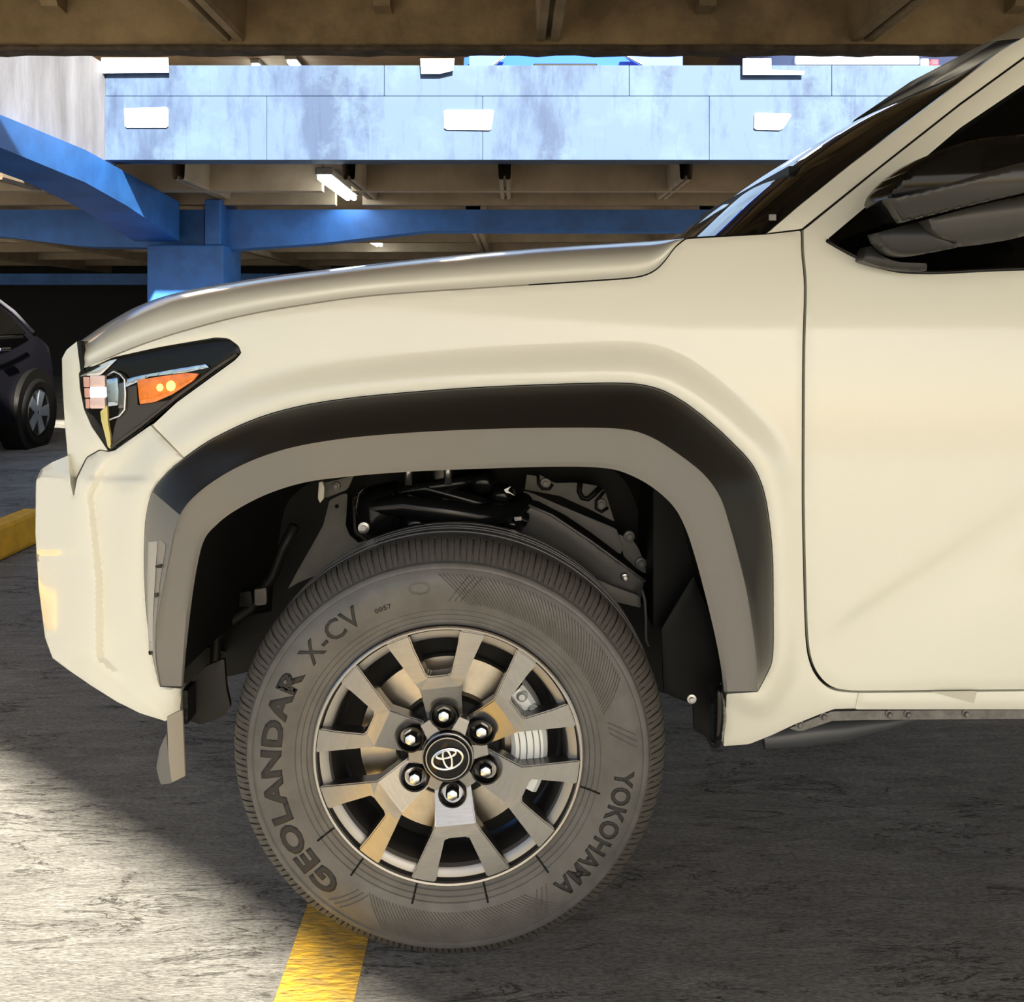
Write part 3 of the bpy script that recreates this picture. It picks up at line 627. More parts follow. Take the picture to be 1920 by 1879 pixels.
# front face carried across to the far side
fl_ = resample([(149,640),(125,655),(116,672),(117,720),(121,790),(127,853)], 30); fb_ = resample([(127,853),(97,866),(76,880),(67,903),(66,1000),(72,1100),(84,1195),(98,1234),(130,1258),(220,1317),(310,1353)], 50)
for nm, c, fn, mm in (('grille_face', fl_, lambda u, v: B(u, v)+0.02, paint), ('bumper_face', fb_, BB, paint)):
    y = fn(c[:,0], c[:,1])+0.006; r0 = [P(a, b, q) for (a, b), q in zip(c, y)]
    r1 = [p+Vector((0, 0.35, 0)) for p in r0]; r2 = [Vector((p.x, YC, p.z)) for p in r0]
    rows = [r0, r1, r2]; rows += [[Vector((p.x, 2*YC-p.y, p.z)) for p in r] for r in ([r1, r0])]
    strip(nm, rows, mm, car)
pg = P(117, 740, 0.3); box('grille', pg.x-0.012, pg.x+0.05, 0.50, 1.40, 0.86, 1.06, blk, car, 0.01)
# --- fender flare: two facets and a lip, one sweep; shade painted in by a darker upper facet
yO = B(O_[:,0], O_[:,1])
w = np.linspace(0, 1, 200); leg = np.minimum(sstep(0, 0.05, w), 1)*1.0
def row(c, y): return [P(a, b, q) for (a, b), q in zip(c, y)]
endt = sstep(0.0, 0.02, w)*sstep(0.0, 0.02, 1-w)
front = (1-sstep(0.22, 0.34, w))
yM = np.full(200, -0.062)+0.058*front+0.026*sstep(0.70, 0.85, w)
yI = np.full(200, -0.045)+0.060*front+0.026*sstep(0.72, 0.87, w)
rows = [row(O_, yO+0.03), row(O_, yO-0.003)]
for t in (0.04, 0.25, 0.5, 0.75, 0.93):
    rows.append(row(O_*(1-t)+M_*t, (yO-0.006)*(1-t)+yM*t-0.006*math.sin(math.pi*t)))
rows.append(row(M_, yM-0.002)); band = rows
rows = [row(M_, yM-0.002)]
for t in (0.06, 0.3, 0.55, 0.8, 1.0): rows.append(row(M_*(1-t)+I2*t, yM*(1-t)+yI*t))
rows += [row(I2*0.6+I_*0.4, yI+0.003), row(I_, yI+0.008), row(I_, yI+0.045)]
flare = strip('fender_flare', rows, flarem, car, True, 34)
NL = 37
strip('flare_shaded_facet', [r[NL-1:] for r in band], bandm, flare, True, 34)  # facet of the same moulding, coloured black to stand in for shade
strip('flare_lit_leg', [r[:NL] for r in band], flarem, flare, True, 34)  # lower stretch of that facet, kept grey to stand in for light on it
# side marker in the flare
mk = [(278,1016),(295,1015),(291,1080),(287,1150),(286,1222),(279,1222),(277,1150),(276,1080)]
def yfl(u, v):
    k = slice(0, 60); uo = np.interp(v, O_[k,1][::-1], O_[k,0][::-1]); um = np.interp(v, M_[k,1][::-1], M_[k,0][::-1]); yo = np.interp(v, O_[k,1][::-1], yO[k][::-1]); ym = np.interp(v, M_[k,1][::-1], yM[k][::-1])
    t = np.clip((u-uo)/np.maximum(um-uo, 1), 0, 1); return (yo-0.006)*(1-t)+ym*t-0.006*np.sin(math.pi*t)-0.007
sm = panel('side_marker', mk, yfl, mat('marker_grey', (0.46, 0.44, 0.40), 0.35), car, step=6, thick=0.02, roll=0.001)
panel('marker_recess', [(295,1014),(304,1014),(311,1022),(300,1090),(293,1160),(287,1222),(288,1150),(292,1080)], lambda u, v: yfl(u, v)+0.003, mat('recess_grey', (0.30, 0.28, 0.25), 0.5), sm, step=6, thick=0.02, roll=0.001)
for q in ([(291,1061),(303,1058),(302,1065),(291,1065)], [(289,1113),(296,1112),(295,1120),(290,1121)], [(278,1222),(286,1221),(286,1228),(279,1228)]):
    panel('clip_slot', q, lambda u, v: yfl(u, v)-0.002, blk, sm, step=4, thick=0.006, roll=0)
# --- rocker panel, pinch weld, film
rp = [(1610,1299),(2350,1291),(2350,1327),(1920,1331),(1602,1331)]
panel('rocker_panel', rp, lambda u, v: B(u, v)-0.004, paint, car, step=11, gap=0.8, roll=0.004, thick=0.05)
panel('protective_film', [(1745,1297),(1832,1296),(1826,1319)], lambda u, v: B(u, v)-0.0065, film, car, step=6, thick=0.001, roll=0)
pw = [(1480,1366),(1520,1350),(1560,1334),(1610,1333),(2350,1329),(2350,1345),(1920,1348),(1620,1350),(1560,1352),(1500,1372)]
pn = panel('pinch_weld', pw, lambda u, v: 0.115+0*u, grey, car, step=12, thick=0.01, roll=0)
for u in (1500, 1545, 1668, 1703, 1812):
    vv = np.interp(u, [1500, 1545, 1600, 1900], [1359, 1344, 1341, 1338]); c = P(u, vv, 0.112)
    v, f = lathegeo([(0.0, -0.005), (0.004, -0.005), (0.0055, 0.0), (0.008, 0.001), (0.008, 0.004)], 10)
    meshobj('weld_bolt', [(a+c.x, b+c.y, d+c.z) for a, b, d in v], f, grey, pn)
ub_ = P(1445, 1392, 0.2); ue_ = P(1700, 1350, 0.25)
tubeobj('underbody_tank', [P(1430, 1386, 0.2), P(1500, 1376, 0.2), P(1580, 1368, 0.21), P(1660, 1356, 0.22), P(1720, 1346, 0.24)], [0.020, 0.026, 0.022, 0.014, 0.006], mat('tank_grey', (0.06, 0.065, 0.07), 0.35), car, 12)
V, Fc = boxgeo(0.45, 1.55, 0.16, 1.75, 0.475, 0.55); meshobj('floor_pan', V, Fc, blk, car)
# --- mirror
def ypl(a): return lambda u, v: a+0*u
def blob(name, poly, y0, depth, m, parent, step=10, pw=0.5, maxd=None):     # rounded solid whose outline is poly: bulges towards the viewer
    b = resample(poly, step=step*0.7, closed=True)
    def yf(u, v):
        d = dist_poly(b, np.stack([u, v], 1)); mx = maxd or max(d.max(), 1e-6); return y0-depth*np.sqrt(np.clip(1-(1-np.clip(d/mx, 0, 1))**2, 0, 1))
    return panel(name, poly, yf, m, parent, step=step, thick=0.03, roll=0, angle=80)
def mface(o): return lambda u, v: o-0.06+0.00015*np.clip(1840-u, 0, None)-0.025*np.sin(np.clip((v-250+(u-1920)*0.05)/160, 0, 1)*math.pi)
mir = panel('door_mirror', smooth_curve([(1664,371),(1672,352),(1700,322),(1745,291),(1800,269),(1860,257),(1960,250)], 40).tolist()+[(2080,262),(2100,330),(1960,350),(1800,388),(1692,416)], mface(0), mat('mirror_black', (0.004, 0.004, 0.004), 0.12, spec=0.3), car, step=8, thick=0.12, roll=0.006, back=True)
panel('mirror_cover', smooth_curve([(1666,372),(1700,366),(1780,344),(1860,320),(1920,304),(2000,292),(2090,284)], 40).tolist()+[(2096,332),(1960,352),(1800,390),(1693,417)], mface(-0.028), mat('mirror_grey', (0.022, 0.021, 0.019), 0.2), mir, step=7, thick=0.03, roll=0.003)
panel('mirror_arm', smooth_curve([(1644,437),(1690,424),(1736,411)], 14).tolist()+smooth_curve([(1737,412),(1744,430),(1765,447),(1798,461)], 14).tolist()+smooth_curve([(1796,464),(1740,475),(1705,480),(1672,474),(1650,452)], 24).tolist(), lambda u, v: 0.03-0.0003*(u-1640)-0.02*np.sin(np.clip((v-405)/78, 0, 1)*math.pi), mat('arm_grey', (0.028, 0.028, 0.027), 0.38), mir, step=6, thick=0.05, roll=0.002)
panel('turn_repeater_cover', smooth_curve([(1741,411),(1840,384),(1960,360),(2090,350)], 40).tolist()+[(2095,400)]+smooth_curve([(1960,432),(1880,452),(1801,461)], 20).tolist()+smooth_curve([(1798,459),(1768,446),(1748,430)], 10).tolist(), lambda u, v: -0.02-0.0001*(u-1740)-0.03*np.sin(np.clip((v-365+(u-1740)*0.12)/100, 0, 1)*math.pi), mat('mirror_lower', (0.05, 0.048, 0.045), 0.36), mir, step=7, thick=0.06, roll=0.002)
panel('mirror_base', smooth_curve([(1618,488),(1626,466),(1636,461),(1646,474),(1680,490),(1738,494)], 30).tolist()+smooth_curve([(1738,508),(1700,508),(1655,501),(1620,490)], 20).tolist(), lambda u, v: 0.075-0.0001*(u-1618)-0.012*np.sin(np.clip((v-460)/48, 0, 1)*math.pi), mat('arm_grey', (0, 0, 0)), mir, step=6, thick=0.05, roll=0.002)
# --- headlight
hp = head_low+head_top[1:]+[(150,700),(149,725),(157,764),(171,797),(188,823)]
hl = panel('headlight', hp, lambda u, v: B(u, v)+0.016, gloss, car, step=9, gap=0.8, roll=0.002, thick=0.03)
def hpart(name, pts, off, m, step=5, thick=0.01, roll=0.001): return panel(name, pts, lambda u, v: B(u, v)+off, m, hl, step=step, thick=thick, roll=roll)
hpart('lamp_bezel', [(236,727),(256,722),(258,760),(320,750),(262,802),(232,820),(212,838),(206,842),(215,800)], 0.011, blackpl)
hpart('turn_signal', [(257,713),(300,706),(350,699),(372,701),(362,714),(322,740),(290,754),(262,758)], 0.005, amber, 6)
for u, v, r in ((301, 727, 8), (322, 724, 11)):
    c = PB(u, v, 0.006); vv, ff = lathegeo([(0.0, -0.006), (r*K*0.6, -0.005), (r*K, 0.0), (r*K, 0.004)], 14); meshobj('bulb', [(a+c.x, b+c.y, d+c.z) for a, b, d in vv], ff, bulb, hl, True)
for k, (a, b_) in enumerate(((707, 726), (728, 746), (748, 766))):
    hpart('reflector_cell', [(156+k*2, a), (168, a), (168, b_), (157+k*2, b_)], 0.004, ledm)
    hpart('reflector_cell', [(169, a-2), (196, a-3), (197, b_), (169, b_)], 0.002, ledw if k == 1 else mat('pink_reflector', (0.95, 0.72, 0.66), 0.15, metal=0.2))
hpart('projector_lens', [(200,712),(220,708),(222,735),(221,760),(202,762)], 0.004, crystal)
hpart('projector_lens', [(222,720),(234,716),(235,764),(222,766)], 0.006, mat('projector_dark', (0.2, 0.2, 0.2), 0.2, metal=0.8))
v, f = tubegeo([PB(a, b_, 0.006) for a, b_ in [(202,704),(214,696),(226,702),(234,712),(235,740),(234,768),(224,780),(206,787)]], 0.0022, 8); meshobj('projector_ring', v, f, chrome, hl, True)
hpart('chrome_strip', [(234,712),(260,705),(330,692),(385,683),(392,689),(350,698),(280,706),(236,726)], 0.008, crystal)
hpart('chrome_strip', [(150,706),(166,692),(206,676),(220,673),(190,702),(180,705),(160,704)], 0.010, chrome)
hpart('dark_trim', [(150,704),(152,694),(180,684),(186,686),(160,700)], 0.006, gloss)
hpart('yellow_light_pipe', [(188,772),(201,760),(202,790),(207,820),(208,842),(202,838),(196,812),(190,790)], 0.006, lens)
v, f = tubegeo([PB(a, b_, 0.008) for a, b_ in [(209,838),(262,799),(332,744),(402,692),(444,664)]], 0.0035, 8); meshobj('lamp_seal', v, f, blackpl, hl, True)
# --- wheel house
V, Fc = extrude_poly([(-0.86, 1.02), (-0.86, 0.33), (-0.66, 0.36), (-0.56, 0.385), (0.30, 0.385), (0.34, 0.325), (0.43, 0.295), (0.50, 0.28), (0.50, 1.02)], 0.56, 0.60); meshobj('wheel_house_back', V, Fc, blk, car)
wI = [P(a, b_, 0.03) for a, b_ in I_]; cc = Vector((WC.x, 0, WC.z))
def shift(p, y, k): d = Vector((p.x-cc.x, 0, p.z-cc.z)); return Vector((cc.x+d.x*k, y, max(cc.z+d.z*k, 0.40)))
strip('wheel_liner', [[shift(p, 0.032, 1.012) for p in wI], [shift(p, 0.10, 1.05) for p in wI], [shift(p, 0.30, 1.04) for p in wI], [shift(p, 0.50, 0.99) for p in wI], [shift(p, 0.58, 0.9) for p in wI]], mat('liner_black', (0.011, 0.0105, 0.010), 0.5, spec=0.35), car, True, 60)
def wp(name, pts, y, m, parent=car, step=10, thick=0.012, slope=0.0, roll=0.002): return panel(name, pts, lambda u, v: y+slope*(u-843), m, parent, step=step, thick=thick, roll=roll)
wp('liner_flap', [(345,1290),(385,1250),(420,1235),(424,1290),(432,1325),(420,1342),(398,1352),(376,1359),(352,1350),(347,1320)], 0.12, mat('liner_black', (0,0,0)))
v, f = tubegeo([P(a, b_, 0.40) for a, b_ in [(553,985),(530,1030),(512,1080),(490,1110),(470,1140),(425,1170),(405,1195),(402,1300),(412,1340)]], 0.012, 8); meshobj('liner_rib', v, f, mat('liner_black', (0,0,0)), car, True)
lb = wp('liner_boss', [(477,1106),(499,1103),(500,1134),(478,1136)], 0.37, gryp); wp('boss_hole', [(450,1112),(470,1108),(474,1136),(448,1138)], 0.372, blk, lb, 8)
wp('white_clip', [(598,905),(604,903),(608,915),(607,935),(600,943),(596,935)], 0.36, mat('clip_white', (0.8, 0.78, 0.7), 0.5), step=5)
ss = wp('splash_shield', [(540,1104),(558,1070),(590,1014),(606,985),(618,938),(640,927),(652,925),(648,985),(655,1003),(672,1018),(690,1012),(690,1040),(560,1092)], 0.44, gryp)
wp('shield_bracket', [(608,905),(640,898),(664,890),(652,918),(610,934)], 0.40, gryp, ss)
def bolt(u, v, y, parent, r=0.009, m=None):
    c = P(u, v, y); vv, ff = lathegeo([(0.0, -0.006), (r*0.5, -0.006), (r*0.55, -0.002), (r, -0.001), (r*1.1, 0.003), (r*1.1, 0.006)], 12)
    return meshobj('bolt', [(a+c.x, b+c.y, d+c.z) for a, b, d in vv], ff, m or grey, parent, True, 40)
bolt(630, 912, 0.395, ss); bolt(631, 950, 0.435, ss, 0.004, blk)
# coil spring, damper, knuckle
cx = P(830, 930, 0.36)
pts = []
for i in range(150):
    a = i/150*3.4*2*math.pi; pts.append((cx.x-0.005+0.085*math.cos(a), cx.y+0.02+0.085*math.sin(a)*0.75, 0.80+0.23*i/150))
v, f = tubegeo(pts, 0.0135, 8); meshobj('coil_spring', v, f, blkg, car, True)
v, f = lathegeo([(0.0, 0), (0.045, 0), (0.048, 0.02), (0.045, 0.03), (0.045, 0.3), (0, 0.3)], 24); meshobj('shock_absorber', [(a+cx.x, d+cx.y+0.02, b+0.74) for a, b, d in v], f, blkg, car, True, 40)
v, f = lathegeo([(0.0, 0), (0.11, 0), (0.115, 0.012), (0.11, 0.03), (0.06, 0.05), (0, 0.05)], 30); sp = meshobj('spring_seat', [(a+cx.x, d*0.8+cx.y+0.02, b+0.985) for a, b, d in v], f, blkg, car, True, 40)
for u in (766, 840): 
    c = P(u, 900, 0.30); v, f = tubegeo([(c.x, c.y, c.z-0.01), (c.x, c.y, c.z+0.05)], 0.008, 8); meshobj('stud', v, f, lipm, sp, True)
kn = blob('steering_knuckle', [(660,935),(690,915),(740,905),(760,930),(755,985),(740,1010),(690,1018),(664,1000)], 0.34, 0.06, blkg, car, 9)
v, f = tubegeo([P(a, b_, 0.27) for a, b_ in [(672,965),(668,950),(673,925),(684,912)]], 0.004, 6); meshobj('dust_boot_ring', v, f, blkg, kn, True)
bolt(682, 990, 0.275, kn, 0.012, lipm)
tubeobj('upper_control_arm', [P(700, 950, 0.30), P(760, 946, 0.28), P(830, 958, 0.27), P(890, 968, 0.28), P(960, 960, 0.33), P(985, 940, 0.38)], [0.018, 0.024, 0.028, 0.026, 0.022, 0.02], blkg, car, 14)
tubeobj('control_arm_bar', [P(740, 925, 0.34), P(800, 915, 0.32), P(900, 945, 0.32), P(985, 975, 0.36)], 0.017, blkg, car, 12)
for a, b_, r in ((905, 905, 0.03), (940, 930, 0.028), (960, 985, 0.022), (905, 990, 0.03), (780, 985, 0.035)):
    blob('bushing', [(a+r/K*math.cos(t)*1.0, b_+r/K*math.sin(t)*0.9) for t in np.linspace(0, 2*math.pi, 14)[:-1]], 0.36, 0.05, blkg, car, 7)
for q in ([(945,918),(958,912),(952,920),(966,930),(955,925),(948,924)], [(964,970),(978,969),(978,976),(965,977)]):
    wp('wire_clip', q, 0.30, lipm, step=4, thick=0.004, roll=0)
# right-hand sheet metal
sm1 = wp('inner_apron', [(984,918),(988,890),(1010,893),(1012,890),(1040,906),(1085,905),(1120,911),(1135,922),(1152,978),(1105,955),(1050,930)], 0.44, gryp)
wp('apron_flange', [(982,921),(1000,926),(1060,952),(1110,973),(1156,992),(1160,1005),(1170,1026),(1163,1040),(1110,1000),(1060,966),(1010,940),(982,933)], 0.42, gryp, sm1)
wp('apron_flange', [(1160,1002),(1186,1012),(1198,1030),(1210,1060),(1211,1076),(1196,1068),(1170,1044)], 0.42, gryp, sm1)
for u, v, y in ((1023, 907, 0.435), (1127, 946, 0.435), (1180, 1006, 0.415), (1202, 1056, 0.415)): bolt(u, v, y, sm1, 0.012)
v, f = tubegeo([P(a, b_, 0.432) for a, b_ in [(1009,892),(1010,908),(1017,917),(1030,917),(1036,908)]], 0.0035, 6); meshobj('gasket', v, f, blk, sm1, True)
v, f = tubegeo([P(a, b_, 0.432) for a, b_ in [(1088,904),(1086,922),(1092,934),(1102,936),(1112,928),(1126,914)]], 0.006, 6); meshobj('gasket', v, f, blk, sm1, True)
v, f = tubegeo([P(a, b_, 0.432) for a, b_ in [(1133,922),(1118,940),(1118,954),(1128,960),(1140,952)]], 0.0035, 6); meshobj('gasket', v, f, blk, sm1, True)
wp('frame_rail', [(983,945),(1010,955),(1070,990),(1130,1035),(1208,1090),(1200,1125),(1150,1110),(1080,1060),(1000,1020),(976,1000)], 0.36, mat('rail_black', (0.045, 0.045, 0.045), 0.35))
v, f = tubegeo([P(a, b_, 0.355) for a, b_ in [(983,944),(1035,966),(1110,1016),(1160,1053),(1210,1090)]], 0.003, 6); meshobj('rail_edge', v, f, grey, car, True)
wp('lower_shield', [(1105,1080),(1150,1100),(1200,1118),(1202,1140),(1160,1130),(1130,1120)], 0.34, gryp)
bolt(1172, 1083, 0.35, car, 0.008, lipm)
v, f = tubegeo([P(a, b_, 0.30) for a, b_ in [(1203,1105),(1209,1125),(1211,1160),(1211,1200),(1217,1212)]], 0.0035, 6); meshobj('brake_hose', v, f, mat('hose', (0.08, 0.08, 0.085), 0.25), car, True)
br = []
for t in np.linspace(-1.9, 1.9, 15): br.append((1271+17*math.cos(t), 1210+16*math.sin(t)))
wp('mount_bracket', [(1259,1170),(1305,1170),(1302,1245),(1259,1246),(1259,1227)]+br[::-1]+[(1259,1194)], 0.36, mat('bracket_grey', (0.10, 0.105, 0.105), 0.4), step=8)
wp('liner_rear_flap', [(1245,1300),(1240,1180),(1300,1080),(1330,1150),(1350,1240),(1357,1300),(1361,1330),(1358,1370),(1350,1402),(1335,1405),(1322,1380),(1302,1370),(1300,1322),(1252,1302)], 0.22, blk, slope=0.0)
blob('liner_edge_bulge', [(1338,1290),(1352,1280),(1361,1310),(1362,1350),(1356,1390),(1336,1396)], 0.10, 0.035, blkg, car, 6)
bolt(1297, 1311, 0.09, car, 0.009, lipm)
# air deflector under the bumper
dq = [(313,1345),(330,1336),(342,1331),(347,1455),(322,1468),(316,1420)]
df = panel('air_deflector', dq, lambda u, v: 0.03+0.0004*(u-313), dustm, car, step=7, thick=0.006, roll=0.001, back=True)
panel('deflector_side', [(312,1375),(316,1420),(322,1469),(301,1471),(293,1440),(299,1405)], lambda u, v: 0.031+0.0035*(322-u), mat('flap_grey', (0.18, 0.17, 0.155), 0.6), df, step=6, thick=0.006, roll=0.001, back=True)
wp('tow_stub', [(342,1295),(352,1295),(352,1358),(344,1358)], 0.06, blk, step=6, thick=0.05)

# ================================================================== WHEEL
SZ = 0.96
def wheel_root(name, geo, m, smooth=True, angle=35, parent=car):
    o = meshobj(name, geo[0], geo[1], m, None, smooth, angle)
    o.parent = parent; o.matrix_parent_inverse = Matrix.Translation(parent.location).inverted()
    o.location = WC; o.scale = (1, 1, SZ); return o
def sub(name, geo, m, parent, rot=0.0, smooth=True, angle=35, me=None):
    if me is None:
        o = meshobj(name, geo[0], geo[1], m, None, smooth, angle)
    else:
        o = bpy.data.objects.new(name, me); COL.objects.link(o)
    o.parent = parent; o.rotation_euler = (0, rot, 0); return o
# tyre (radius, depth from the sidewall plane)
side = [(0.246, 0.030), (0.247, 0.014), (0.252, 0.006), (0.258, 0.004), (0.262, 0.0045), (0.264, 0.0025), (0.272, 0.0015), (0.274, -0.0005), (0.282, -0.002), (0.284, -0.004), (0.291, -0.006), (0.300, -0.009), (0.315, -0.012), (0.330, -0.013), (0.345, -0.0105), (0.355, -0.0065), (0.361, -0.0035), (0.363, -0.0055), (0.369, -0.004), (0.3725, -0.001), (0.374, 0.004), (0.377, 0.010), (0.386, 0.018), (0.398, 0.032), (0.405, 0.050), (0.4075, 0.066)]
cr = [(0.409, 0.0665), (0.4105, 0.078), (0.4115, 0.094), (0.4045, 0.096), (0.4045, 0.102), (0.412, 0.104), (0.4125, 0.125), (0.405, 0.127), (0.405, 0.133), (0.4125, 0.135)]
half = side+cr
YM = 0.14
full = half+[(r, 2*YM-y) for r, y in reversed(half)]
tyre = wheel_root('tyre', lathegeo(full, 220), rubber, True, 28)
# shoulder tread blocks
NBK = 104
bprof = [(0.376, 0.0085), (0.3865, 0.0160), (0.399, 0.030), (0.4075, 0.048), (0.4105, 0.066)]
def block(frac0, frac1, lift, chop):
    V, Fc = [], []; p = 2*math.pi/NBK; m = len(bprof)
    for k, (r, y) in enumerate(bprof):
        sk = -0.004*k/(m-1)/0.4; r0 = r-0.006; a0 = p*frac0+(0.006 if k == 0 and chop else 0)+sk; a1 = p*frac1-(0.006 if k == 0 and chop else 0)+sk
        rr = r+(lift if k else -0.001)
        for a, q in ((a0, rr), (a1, rr), (a0, r0), (a1, r0)): V.append((q*math.sin(a), y-(0.0015 if q == rr and k < 3 else -0.004 if q == r0 else 0), q*math.cos(a)))
    for k in range(m-1):
        i, j = k*4, (k+1)*4
        Fc += [(i, i+1, j+1, j), (i, j, j+2, i+2), (i+1, i+3, j+3, j+1)]
    Fc += [(0, 2, 3, 1), ((m-1)*4, (m-1)*4+1, (m-1)*4+3, (m-1)*4+2)]
    return V, Fc
first = sub('tread_block', merge([block(0.05, 0.47, 0.0022, True), block(0.51, 0.90, 0.0022, True)]), treadm, tyre, 0.0, True, 30)
for i in range(1, NBK): sub('tread_block', None, None, tyre, 2*math.pi*i/NBK, me=first.data)
def yside(r): return np.interp(r, [a for a, b in side], [b for a, b in side])
# oblique ribs on the sidewall
def ribs(a0, a1, n, r0, r1, slant):
    gs = []
    for i in range(n):
        a = math.radians(a0+(a1-a0)*i/(n-1)); V, Fc = [], []; K5 = 7
        for k in range(K5):
            t = k/(K5-1); r = r0+(r1-r0)*t; aa = a+slant*t; hw = 0.0016/r
            yb = float(yside(r))
            V += [((r)*math.sin(aa-hw), yb+0.0006, r*math.cos(aa-hw)), (r*math.sin(aa), yb-0.0026, r*math.cos(aa)), (r*math.sin(aa+hw), yb+0.0006, r*math.cos(aa+hw))]
        for k in range(K5-1):
            i0, j0 = k*3, (k+1)*3; Fc += [(i0, i0+1, j0+1, j0), (i0+1, i0+2, j0+2, j0+1)]
        gs.append((V, Fc))
    return merge(gs)
ribm = mat('rib_rubber', (0.16, 0.15, 0.135), 0.4)
sub('sidewall_ribs', ribs(7, 74, 54, 0.298, 0.354, -0.17), ribm, tyre)
sub('sidewall_ribs', ribs(152, 209, 46, 0.298, 0.354, -0.17), ribm, tyre)
for a0 in (0.5, 77, 143, 209):
    sub('sidewall_hash', ribs(a0, a0+4, 3, 0.302, 0.350, 0.10), ribm, tyre)
for a in (140, 165, 193, 218, 236, 104): sub('mould_line', ribs(a, a+0.3, 2, 0.253, 0.29, 0.0), letterm, tyre)
def arc_text(txt, amid, span, r0, h, bold=0.02, m=letterm, name='lettering', parent=tyre, lift=0.0012):
    cu = bpy.data.curves.new('t', 'FONT'); cu.body = txt; cu.size = 1.0; cu.offset = bold; cu.resolution_u = 3; cu.space_character = 1.08
    ob = bpy.data.objects.new('t', cu); COL.objects.link(ob); dg = bpy.context.evaluated_depsgraph_get(); dg.update()
    me = bpy.data.meshes.new_from_object(ob.evaluated_get(dg)); bpy.data.objects.remove(ob, do_unlink=True)
    bm = bmesh.new(); bm.from_mesh(me); bmesh.ops.triangulate(bm, faces=bm.faces)
    for _ in range(2):
        es = [e for e in bm.edges if e.calc_length() > 0.18]
        if es: bmesh.ops.subdivide_edges(bm, edges=es, cuts=1); bmesh.ops.triangulate(bm, faces=bm.faces)
    xs = [v.co.x for v in bm.verts]; ys = [v.co.y for v in bm.verts]; x0, x1, y0, y1 = min(xs), max(xs), min(ys), max(ys)
    r = bmesh.ops.extrude_face_region(bm, geom=list(bm.faces)); top = {e for e in r['geom'] if isinstance(e, bmesh.types.BMVert)}
    for v in bm.verts:
        a = math.radians(amid+span*((v.co.x-x0)/(x1-x0)-0.5)); rr = r0+h*(v.co.y-y0)/(y1-y0)
        v.co = (rr*math.sin(a), float(yside(rr))-(lift if v in top else -0.0012), rr*math.cos(a))
    bmesh.ops.recalc_face_normals(bm, faces=bm.faces); bm.to_mesh(me); bm.free(); me.materials.clear(); me.materials.append(m)
    o = bpy.data.objects.new(name, me); COL.objects.link(o); o.parent = parent; return o
arc_text('GEOLANDAR', 260.5, 82, 0.306, 0.040, 0.045)
arc_text('X-CV', 317.5, 24, 0.303, 0.040, 0.01)
arc_text('YOKOHAMA', 117.8, 47, 0.309, 0.037, 0.03)
arc_text('0057', 337.5, 6.0, 0.307, 0.009, 0.01)
v, f = [], []
gs = []
for rr in (0.0165, 0.0145): 
    vv, ff = tubegeo([(0.018*1.1*math.cos(t)*rr/0.0165, 0, 0.012*math.sin(t)*rr/0.0165) for t in np.linspace(0, 2*math.pi, 25)], 0.0005, 5, False); gs.append((vv, ff))
emb = sub('sidewall_emblem', merge(gs), ribm, tyre, 0); emb.location = (-0.052, -0.0145, 0.326)
# rim
rim = wheel_root('wheel_rim', lathegeo([(0.2465, 0.020), (0.2500, 0.006), (0.2510, -0.001), (0.2490, -0.0035), (0.2455, -0.003), (0.2440, 0.004), (0.2400, 0.010), (0.2270, 0.016), (0.2230, 0.024), (0.2160, 0.040), (0.2130, 0.060), (0.2110, 0.20), (0.22, 0.24)], 160), alloyd, True, 30)
sub('rim_lip', lathegeo([(0.2508, 0.001), (0.2515, -0.003), (0.2490, -0.0050), (0.2452, -0.0042), (0.2436, 0.001)], 160), lipm, rim)
for k in range(6):
    a0 = math.radians(-6+30+60*k-12); a1 = math.radians(-6+30+60*k+12)
    sub('rim_step', lathegeo([(0.2400, 0.0085), (0.2300, 0.0105), (0.2240, 0.0150), (0.2215, 0.026)], 14, a0, a1, False), mat('step_alloy', (0.34, 0.33, 0.31), 0.35, metal=0.7), rim)
    a0 = math.radians(-6+60*k-11); a1 = math.radians(-6+60*k+11)
    sub('rim_step', lathegeo([(0.2400, 0.0085), (0.2300, 0.0105), (0.2240, 0.0150), (0.2215, 0.026)], 12, a0, a1, False), mat('step_alloy', (0, 0, 0)), rim)
